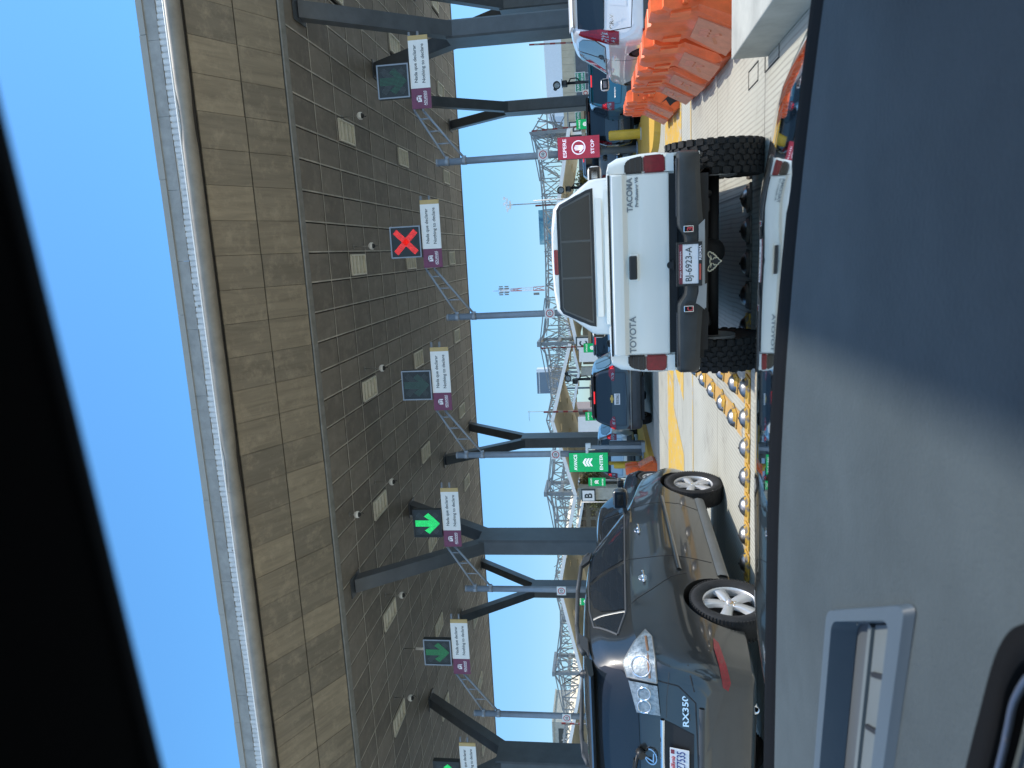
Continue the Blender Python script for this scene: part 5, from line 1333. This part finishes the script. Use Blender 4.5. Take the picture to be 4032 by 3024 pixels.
# roof lining with its front edge, pillar and door top on the right
mb = MB(); rt_ = Matrix.Rotation(-math.atan(.082), 3, 'Y'); mb.box((-.3, -.37, 1.547), (1.7, 1.05, .03), rot=rt_); mb.cyl((-1.15, .155, 1.477), (.55, .155, 1.616), .015, seg=12)
lin = obuild(mb, 'roof_lining', M_lining)
mb = MB(); mb.b2((.58, -.95, .75), (.62, 1.0, 1.62)); obuild(mb, 'door', M_lining)
mb = MB(); mb.b2((-1.75, -.95, .75), (-1.70, .3, 1.45)); mb.b2((-1.70, -.95, .75), (.58, -.9, 1.62)); obuild(mb, 'seat_back', M_lining)
mb = MB()
mb.bar((.40, 1.05, 1.08), (.38, .25, 1.58), .09, .06); obuild(mb, 'pillar', M_black)

# ------------------------------------------------------------------ far crossing canopies
MX = [-80., -54.9, -30.05, -11.1, 13.4, 38.]
def truss_bay(x0, x1, y, d, zt, zb, zm, label, letter=None, depth=26):
    t = thing('truss_canopy', label, 'canopy', ((x0+x1)/2, y, 0), 0, 'steel truss canopies of the far checkpoint')
    L = x1-x0; h = L/2
    def bot(u): return zb+(zm-zb)*(1-abs(2*u-1)) 
    def top(u): return zt-.75-.5*math.sin(PI*u)+(.75*(max(0, 1-u/.04)+max(0, 1-(1-u)/.04)))
    mb = MB(); n = 14
    for k in range(n):
        u0, u1 = k/n, (k+1)/n; xa, xb = -h+L*u0, -h+L*u1
        for yy in (0, d):
            mb.bar((xa, yy, bot(u0)+.15), (xb, yy, bot(u1)+.15), .16, .16); mb.bar((xa, yy, max(top(u0), bot(u0)+.9)), (xb, yy, max(top(u1), bot(u1)+.9)), .15, .15)
            mb.bar((xa, yy, bot(u0)+.15), (xa, yy, max(top(u0), bot(u0)+.9)), .11, .11)
            if k % 2: mb.bar((xa, yy, bot(u0)+.15), (xb, yy, max(top(u1), bot(u1)+.9)), .10, .10)
            else: mb.bar((xa, yy, max(top(u0), bot(u0)+.9)), (xb, yy, bot(u1)+.15), .10, .10)
        mb.bar((xa, 0, bot(u0)+.15), (xa, d, bot(u0)+.15), .10, .10); mb.bar((xa, 0, max(top(u0), bot(u0)+.9)), (xb, d, max(top(u1), bot(u1)+.9)), .09, .09)
        mb.bar((xa, 0, bot(u0)+.15), (xb, d, bot(u1)+.15), .08, .08); mb.bar((xa, d, bot(u0)+.15), (xb, 0, max(top(u1), bot(u1)+.9)), .08, .08)
    for s in (-1, 1):      # mast head and stays
        for yy in (0, d):
            if s < 0: mb.bar((s*h, yy, zb+.4), (s*h, yy, zt-.24), .4, .4)
            mb.bar((s*h, yy, zt-.1), (s*(h-5.5), yy, top(.2)+.1), .12, .12); mb.bar((s*(h-.5), yy, zt-.6), (s*(h-5.2), yy, top(.2)-.2), .09, .09)
        if s < 0: mb.box((s*h, d/2, zt), (.6, d+.7, .45)); mb.box((s*h, d/2, (zt+zb)/2), (.5, d+.5, .35)); mb.bar((s*h, 0, zb+.5), (s*h, d, zt-.5), .12, .12)
    for q in range(70):     # lattice clutter of the further planes
        u = random.random(); yy = random.uniform(0, d); z = bot(u)+.2+random.random()*max(.3, top(u)-bot(u)-.6); a = random.uniform(-.9, .9); l = random.uniform(.4, 1.0)
        mb.bar((-h+L*u, yy, z), (-h+L*u+l*math.sin(a), yy+random.uniform(-.5, .5), z+l*math.cos(a)), .07, .07)
    mb.build('truss', M_truss, t)
    mb = MB()
    for s in (-1, 1):
        mb.quad((s*h, -.6, zb), (0, -.6, zm), (0, depth, zm), (s*h, depth, zb)); mb.quad((s*h, -.6, zb+.3), (0, -.6, zm+.3), (0, depth, zm+.3), (s*h, depth, zb+.3))
        for q in range(3): 
            xx = s*h*(.2+.28*q); z = zm+(zb-zm)*abs(xx)/h
            for yy in (4, 12, 20): mb.box((xx, yy, z-.12), (.9, .25, .18))
    mb.build('soffit', M_beige, t)
    mb = MB()
    for s in (-1, 1): mb.bar((s*h, -.64, zb+.16), (0, -.64, zm+.16), .08, .42)
    mb.build('fascia', M_white, t)
    for yy in (.5, d+9): mb = MB(); mb.box((-h, yy, zb/2-.1), (1.5, 1.5, zb-.2)); mb.build('pier', M_conc, t)
    if letter:
        mb = MB(); mb.box((-h, -.75, 4.05), (1.6, .2, 1.75)); s_ = mb.build('letter_frame', M_ink, t)
        mb = MB(); mb.box((-h, -.87, 4.05), (1.3, .04, 1.45)); mb.build('letter_panel', M_white, s_)
        text(letter, 'lettering', .62, .95, M_ink, s_, (-h, -.90, 4.05), bold=.03)
    return t
nmz = ['leftmost far steel truss canopy, mostly behind the charcoal suv', 'far steel truss canopy with beige soffit, second from the left', 'far steel truss canopy with letter B on its pier', 'far steel truss canopy with letter C on its pier', 'rightmost far steel truss canopy with letter D on its pier']
for k in range(5):
    if k == 4: continue
    truss_bay(MX[k], MX[k+1], 85, 4.2, 9.4, 5.5 if k < 3 else 4.7, 8.0 if k < 3 else 7.0, nmz[k], ['', 'A', 'B', 'C', 'D'][k])
for k, (a, b, lb) in enumerate([(-68, -44, 'hindmost truss canopy at the left, behind the nearer truss row'), (-44, -21, 'hindmost truss canopy in the middle, behind the nearer truss row'), (-21, 1, 'hindmost truss canopy above the pickup, behind the nearer truss row')]):
    truss_bay(a, b, 122, 4.2, 10.6, 6.0, 8.2, lb, None, 30)
mb = MB(); mb.box((0, 0, 2.5), (1.5, 1.5, 5.0)); t = thing('letter_pier', 'pale pier with letter D behind the grey pickup', 'pier', (13.4, 86, 0)); mb.build('pier', M_conc, t)
mb = MB(); mb.box((0, -.85, 4.0), (1.6, .2, 1.75)); s_ = mb.build('letter_frame', M_ink, t)
mb = MB(); mb.box((0, -.97, 4.0), (1.3, .04, 1.45)); mb.build('letter_panel', M_white, s_); text('D', 'lettering', .65, .95, M_ink, s_, (0, -1.0, 4.0), bold=.03)
mb = MB()
for yy in (0, 3): mb.bar((0, yy, 5), (0, yy, 9.3), .4, .4)
for q in range(24):
    a = random.uniform(-1, 1); mb.bar((random.uniform(-2, 2.5), random.uniform(0, 3), random.uniform(5, 8)), (random.uniform(-2, 2.5), random.uniform(0, 3), random.uniform(6, 9)), .11, .11)
for s in (-1, 1): mb.bar((0, 0, 9.3), (s*3, 0, 7.2), .12, .12); mb.bar((s*2.4, 0, 5), (s*2.4, 0, 8), .12, .12)
mb.bar((-2.4, 0, 5), (2.4, 0, 5), .14, .14); mb.bar((-2.4, 0, 7.4), (2.4, 0, 7.4), .14, .14); mb.build('mast_frame', M_truss, t)
# barrier arms of the second row
def gate_arm(x, y, z0, z1, lean, label):
    t = thing('barrier_arm', label, 'barrier arm', (x, y, 0), 0, 'red and white barrier arms standing upright')
    n = 14
    for k, m in ((0, M_rw_w), (1, M_rw_r)):
        mb = MB()
        for q in range(n):
            if q % 2 != k: continue
            a, b = q/n, (q+1)/n; mb.bar((lean*a, 0, z0+(z1-z0)*a), (lean*b, 0, z0+(z1-z0)*b), .13, .10)
        mb.build('arm' if k == 0 else 'red_band', m, t)
    mb = MB(); mb.b2((-.2, -.2, 0), (.2, .2, 1.1)); mb.bar((0, 0, 1.0), (0, 0, z0+.1), .10, .10); mb.build('motor_box', M_pole, t)
    return t
for x, z1, ln, lb in [(-7.75, 6.6, -.03, 'upright barrier arm left of the pickup roof'), (-13.1, 6.65, .0, 'upright red and white barrier arm above the dark blue hatchback'), (3.47, 6.57, 0, 'upright red and white barrier arm above the pickup roof'), (9.17, 6.6, -.12, 'upright red and white barrier arm right of the stop board'),
                      (15.05, 6.5, .2, 'upright red and white barrier arm near the right edge beside the column'), (-41.8, 6.3, 0, 'upright barrier arm in front of the white block at the far left')]: gate_arm(x, 57, 1.0, z1, ln, lb)
for x, z1, lb in [(3.86, 6.7, 'thin white pole beside the barrier arm above the pickup roof'), (-20.93, 3.75, 'thin white pole under the letter B pier')]:
    mb = MB(); mb.cyl((0, 0, 0), (0, 0, z1), .05, seg=8); tag(mb.build('pole', M_white, None, (x, 57, 0)), lb, 'pole')
# booths
def booth(x, y, label):
    t = thing('booth', label, 'booth', (x, y, 0), 0, 'inspection booths of the far checkpoint')
    mb = MB(); mb.b2((-.8, -1.2, .15), (.8, 1.2, 1.15)); mb.b2((-.95, -1.4, 2.6), (.95, 1.4, 2.85))
    for a in (-.75, .75):
        for b in (-1.15, 1.15): mb.b2((a-.05, b-.05, 1.15), (a+.05, b+.05, 2.6))
    mb.build('cabin', M_beigew, t); mb = MB(); mb.b2((-.74, -1.14, 1.15), (.74, 1.14, 2.6)); mb.build('glazing', M_glass, t)
for x, y, lb in [(3.9, 60, 'beige booth far behind the pickup mirror'), (-7.2, 60, 'beige booth under the letter C'), (-18.2, 61, 'beige booth under the letter B'), (9.9, 60, 'beige booth behind the grey pickup'), (-12.2, 60, 'beige booth behind the dark blue hatchback roof')]: booth(x, y, lb)
# hanging white tarps / panels under the far canopies
for x, z0, z1, w, lb in [(-21.5, 2.2, 5.0, 3.0, 'bright white panel under the far canopy beyond the dark blue hatchback'), (-12.5, 2.4, 4.6, 1.6, 'narrow bright white panel under the far canopy left of letter C'), (-25.5, 2.0, 4.4, 2.0, 'bright white panel under the far canopy left of the small green board')]:
    mb = MB(); mb.b2((-w/2, 0, z0), (w/2, .1, z1)); mb.b2((-w/2+.1, .02, 0), (-w/2+.25, .08, z0)); mb.b2((w/2-.25, .02, 0), (w/2-.1, .08, z0)); tag(mb.build('white_panel', M_white, None, (x, 84, 0)), lb, 'panel')
# billboards and masts
def billboard(x, y, w, z0, z1, label, m, txt=None, dark=None):
    t = thing('billboard', label, 'billboard', (x, y, 0)); mb = MB(); mb.b2((-w/2, -.2, z0), (w/2, .6, z1)); mb.build('face', m, t)
    mb = MB()
    for s in (-.6, .6): mb.cyl((s*w/2, .3, 0), (s*w/2, .3, z0), .25, seg=8)
    mb.build('leg', M_col, t)
    if txt:
        for s, ww, hh, zz in txt: text(s, 'lettering', ww, hh, dark, t, (0, -.23, z0+(z1-z0)*zz), bold=.01)
    return t
M_nc = mat('slate_board', (.14, .20, .26), .6, var=.08, vscale=.5); M_nct = mat('board_lettering', (.55, .62, .68), .6, var=0)
b = billboard(-33.6, 180, 5.6, 13.2, 19.3, 'slate grey billboard lettered NEWCITY above the trusses', M_nc, [('NEWCITY', 4.2, .95, .42), ('MEDICAL PLAZA', 3.6, .45, .22), ('HOSPITAL', 2.4, .4, .10)], M_nct)
mb = MB(); mb.b2((2.8, -.2, 13.2), (3.6, 3, 19.3)); mb.b2((-2.8, -.26, 18.6), (2.8, -.2, 18.75)); mb.build('side_panel', M_pale, b)
m, nt, bs = nt_new('sky_poster'); setp(bs, (.1, .25, .35), .6)
f = noise_(nt, .45, 6, .65, objco(nt), 1.); nt.links.new(ramp_(nt, f, [(.35, (.03, .13, .22)), (.52, (.10, .27, .36)), (.68, (.45, .58, .62))]), bs.inputs['Base Color'])
billboard(4.7, 150, 7.0, 9.5, 14.4, 'billboard printed with a blue cloudy picture behind the pickup roof', m)
t = thing('radio_mast', 'red and white lattice radio mast far behind the pickup', 'radio mast', (-13.2, 250, 0)); 
for k, m_ in ((0, mat('mast_pale_red', (.50, .22, .20), .7)), (1, M_pale)):
    mb = MB()
    for q in range(10):
        if q % 2 != k: continue
        z0, z1 = 4*q-2, 4*q+2; w0, w1 = 1.9-.16*q, 1.9-.16*(q+1)
        for a in range(3):
            c, d = 2*PI*a/3, 2*PI*(a+1)/3
            p0, p1 = (w0*math.cos(c), w0*math.sin(c), z0), (w1*math.cos(c), w1*math.sin(c), z1); q0, q1 = (w0*math.cos(d), w0*math.sin(d), z0), (w1*math.cos(d), w1*math.sin(d), z1)
            mb.bar(p0, p1, .22, .22); mb.bar(p0, q1, .12, .12); mb.bar(q0, p1, .12, .12); mb.bar(p1, q1, .12, .12)
    mb.build('lattice', m_, t)
mb = MB()
for a in range(6):
    c = 2*PI*a/6
    for z in (35.5, 37.5): mb.box((1.4*math.cos(c), 1.4*math.sin(c), z), (.4, .3, 1.4))
mb.cyl((0, 0, 37), (0, 0, 40.5), .08, seg=6); mb.bar((-1.6, 0, 24), (-1.6, 0, 26), .8, .8); mb.build('antenna', M_trim, t)
t = thing('floodlight_mast', 'tall thin floodlight mast with a crown of lamps', 'light mast', (9.6, 150, 0)); mb = MB(); mb.cyl((0, 0, 0), (0, 0, 21), .16, .10, seg=8); mb.build('pole', M_truss, t)
mb = MB()
for q in range(14): 
    a = q*2.4; mb.box((1.55*math.cos(a)*(.4+.6*(q % 3)/2), .8*math.sin(a), 20.6+.55*(q % 3-.6)), (.5, .4, .36))
mb.bar((-1.5, 0, 20.8), (1.5, 0, 20.8), .1, .1); mb.build('lamp_head', M_pale, t)
t = thing('aerial', 'thin rooftop aerial on the far skyline above the dark blue hatchback', 'aerial', (-43.5, 190, 0)); mb = MB(); mb.cyl((0, 0, 0), (0, 0, 23.3), .07, seg=6); mb.bar((-2.6, 0, 22.9), (.3, 0, 22.9), .09, .09); mb.build('rod', M_truss, t)
# buildings
def block(x, y, w, d, h, label, m, floors=0, bays=0, z0=0):
    t = thing('building', label, 'building', (x, y, z0)); mb = MB(); mb.b2((-w/2, 0, 0), (w/2, d, h)); mb.b2((-w/2-.15, -.15, h), (w/2+.15, d+.15, h+.3)); mb.build('wall', m, t)
    for a in range(floors):
        for b_ in range(bays):
            mb = MB(); xx = -w/2+(b_+.5)*w/bays; zz = (a+.3)*h/floors; mb.b2((xx-w/bays*.32, -.05, zz), (xx+w/bays*.32, .02, zz+h/floors*.5)); mb.build('window', M_glass, t)
    return t
block(-50, 130, 10, 12, 7.4, 'grey framed office building with a grid of dark windows behind letter B', M_trim, 4, 5)
block(-91.5, 120, 7.5, 10, 13.2, 'weathered white concrete block at the far left of the skyline', M_conc, 3, 1)
block(-52, 210, 9, 10, 17.2, 'distant building with a reddish top above the truss line', mat('brick_far', (.38, .30, .27), .9), 3, 4)
t = thing('warehouse', 'huge pale blue-white warehouse wall beyond the right-hand lanes', 'warehouse', (70, 200, 0))
mb = MB(); mb.quad((-35, 0, 8), (60, 0, 8), (60, 0, 17.0), (-35, 0, 15.0)); mb.quad((-35, 0, 8), (-35, 60, 8), (-35, 60, 14.5), (-35, 0, 15.0)); mb.quad((-35, 0, 15.0), (60, 0, 17.0), (60, 60, 17.0), (-35, 60, 14.5)); mb.build('wall', M_pale, t)
mb = MB(); mb.b2((-45, -.4, 7.2), (60, -.05, 10.8))
for q in range(60): mb.b2((-45+q*1.75, -.5, 7.2), (-44.6+q*1.75, -.4, 10.8))
mb.build('cladding', M_beigew, t)
mb = MB(); mb.b2((-60, -.9, 0), (60, -.45, 7.2))
for q in range(30): mb.bar((-60+q*4, -1.0, 0), (-56+q*4, -1.0, 7), .12, .1)
mb.build('base_wall', M_col, t)
mb = MB(); mb.b2((-40, -.1, 15.0), (-38, 3, 16.2)) if False else mb.bm.free()
def green_sign(x, z, w, h, lines, label, y=90):
    t = thing('road_sign', label, 'road sign', (x, y, 0), 0, 'green direction signs'); mb = MB(); mb.b2((-w/2, -.05, z), (w/2, .05, z+h)); f = mb.build('panel', M_green, t)
    for i, s in enumerate(lines): text(s, 'lettering', w*.78, h*.22, M_wink, f, (0, -.06, z+h*(.72-.42*i)), bold=.01)
    mb = MB(); e = .05
    for a, b_ in (((-w/2, z), (w/2, z+e)), ((-w/2, z+h-e), (w/2, z+h)), ((-w/2, z+e), (-w/2+e, z+h-e)), ((w/2-e, z+e), (w/2, z+h-e))): mb.b2((a[0], -.062, a[1]), (b_[0], -.052, b_[1]))
    mb.build('border', M_wink, f)
    mb = MB(); 
    for s in (-.4, .4): mb.cyl((s*w, .1, 0), (s*w, .1, z+h), .07, seg=8)
    mb.build('post', M_truss, t)
green_sign(18.85, 2.95, 1.05, 1.2, ['S. PLAYA', 'TECATE'], 'green direction sign left half, above the teal suv')
green_sign(20.0, 2.95, 1.05, 1.2, ['DE TIJUANA', 'RIO LINEA'], 'green direction sign right half with an arrow, above the teal suv')
green_sign(15.6, 3.0, 1.0, 1.3, ['PLAYAS', 'CENTRO'], 'green direction sign left of the dark column, above the grey pickup')
t = thing('road_sign', 'small white square sign with a red ring above the black hatchback', 'road sign', (12.1, 60, 0)); mb = MB(); mb.b2((-.25, -.03, 2.2), (.25, .03, 2.7)); mb.cyl((0, .06, 0), (0, .06, 2.6), .04, seg=8); mb.build('panel', M_white, t); mb = MB(); ring2d(mb, (0, 2.45), .11, .17, -.035); mb.build('ring', M_red, t, fix=False)
# trees
def tree(x, y, h, rad, label, m, z0=.0):
    t = thing('tree', label, 'tree', (x, y, z0), 0, 'trees beyond the far checkpoint'); mb = MB()
    mb.cyl((0, 0, 0), (.1, .1, h*.45), .16, .09, seg=8); ends = []
    for q in range(7):
        a = q*2.4; e = Vector((rad*.6*math.cos(a), rad*.6*math.sin(a), h*(.55+.3*random.random()))); mb.cyl((.1, .1, h*.35), e, .07, .02, seg=6); ends.append(e)
    mb.build('trunk', M_bark, t); mb = MB()
    for e in ends+[Vector((0, 0, h*.8)), Vector((.3, 0, h*.6))]:
        for q in range(150):
            p = e+Vector((random.gauss(0, rad*.30), random.gauss(0, rad*.30), random.gauss(0, h*.11))); s = random.uniform(.07, .16)
            n_ = Vector((random.uniform(-1, 1), random.uniform(-1, 1), random.uniform(-1, 1))).normalized(); u = n_.orthogonal().normalized()*s; w = n_.cross(u)
            mb.quad(p-u-w*.5, p+u-w*.5, p+u+w*.5, p-u+w*.5)
    mb.build('crown', m, t, fix=False)
for x, y, h, r_, lb, m_ in [(-37.5, 110, 6.6, 2.0, 'yellow-green tree right of letter B behind the small green board', M_leaf2), (-34.8, 112, 6.0, 1.7, 'darker green tree behind the larger enter board', M_leaf1), (9.5, 110, 5.4, 1.9, 'yellow-green tree behind the pickup mirror', M_leaf2), (-41, 113, 5, 1.8, 'low green tree behind the black crossover', M_leaf1)]:
    tree(x, y, h, r_, lb, m_)
mb = MB(); mb.b2((-120, 160, 0), (120, 160.4, 3.4)); tag(mb.build('boundary_wall', M_beigew), 'long low beige boundary wall closing the far side of the checkpoint', 'wall')
# unseen slab on a post, added overhead to cast the dashboard's shadow edge
mb = MB(); mb.b2((2.56, -9, 8.0), (7.5, 1.95, 8.3)); mb.b2((4.9, -5.2, 0), (5.3, -4.8, 8.0)); tag(mb.build('dash_shadow_slab', M_col), kind='structure')

# ------------------------------------------------------------------ light, sky, camera
w = bpy.data.worlds.new('World'); sc.world = w; w.use_nodes = True; nt = w.node_tree
sky = nt.nodes.new('ShaderNodeTexSky'); sky.sky_type = 'NISHITA'; sky.sun_disc = False
sd = Vector((KX, KY, 1)).normalized()
elev = math.asin(sd.z); az = math.atan2(sd.x, sd.y)
sky.sun_elevation = elev; sky.sun_rotation = az; sky.altitude = 50; sky.air_density = 1.0; sky.dust_density = .6; sky.ozone_density = 1.5
bg = nt.nodes['Background']; mx = N(nt, 'ShaderNodeMix', data_type='RGBA', blend_type='MULTIPLY'); mx.inputs[0].default_value = 1; nt.links.new(sky.outputs[0], mx.inputs[6]); tcw = N(nt, 'ShaderNodeTexCoord'); sw = N(nt, 'ShaderNodeSeparateXYZ'); nt.links.new(tcw.outputs['Generated'], sw.inputs[0]); nt.links.new(ramp_(nt, sw.outputs[2], [(0., (.66, .86, 1.05)), (.12, (.68, .99, 1.26)), (.35, (.84, 1.55, 1.86)), (.70, (.80, 1.50, 1.86)), (.85, (2.3, 2.4, 2.3)), (1., (2.9, 2.8, 2.6))]), mx.inputs[7]); mx2 = N(nt, 'ShaderNodeMix', data_type='RGBA', blend_type='MULTIPLY'); mx2.inputs[0].default_value = 1; nt.links.new(mx.outputs[2], mx2.inputs[6]); nt.links.new(ramp_(nt, math_(nt, 'MULTIPLY_ADD', sw.outputs[1], -.5, .5), [(.42, (1., 1., 1.)), (.75, (1.95, 1.45, 1.22))]), mx2.inputs[7]); nt.links.new(mx2.outputs[2], bg.inputs[0]); bg.inputs[1].default_value = .15
sl = bpy.data.lights.new('sun', 'SUN'); sl.energy = 3.9; sl.angle = R(.53); sl.color = (1, .95, .86)
so = bpy.data.objects.new('sun', sl); col.objects.link(so); so.rotation_euler = sd.to_track_quat('Z', 'Y').to_euler(); so.location = (0, 0, 60)
cam = bpy.data.cameras.new('camera'); cam.sensor_width = 36; cam.lens = 36*2796/4032; cam.clip_start = .02; cam.clip_end = 3000
cam.dof.use_dof = True; cam.dof.focus_distance = 11; cam.dof.aperture_fstop = 7.5
co = bpy.data.objects.new('camera', cam); col.objects.link(co); sc.camera = co
th, rho, psi = R(7.6), .028, R(10.6)
Rz = Matrix.Rotation(psi, 3, 'Z')
F = Rz @ Vector((0, math.cos(th), math.sin(th))); U0 = Rz @ Vector((0, -math.sin(th), math.cos(th))); R0 = Rz @ Vector((1, 0, 0))
Xc = math.cos(rho)*R0-math.sin(rho)*U0; Yc = math.sin(rho)*R0+math.cos(rho)*U0
# the phone was held on its side: picture right = world down, picture up = world right
M3 = Matrix((-Yc, Xc, -F)).transposed(); co.matrix_world = Matrix.Translation((0, 0, 1.42)) @ M3.to_4x4()
sc.view_settings.view_transform = 'Standard'; sc.view_settings.look = 'None'; sc.view_settings.exposure = 0; sc.view_settings.gamma = 1
try:
    sc.cycles.max_bounces = 8; sc.cycles.diffuse_bounces = 4; sc.cycles.glossy_bounces = 4; sc.cycles.sample_clamp_indirect = 6; sc.cycles.use_denoising = True
except Exception: pass
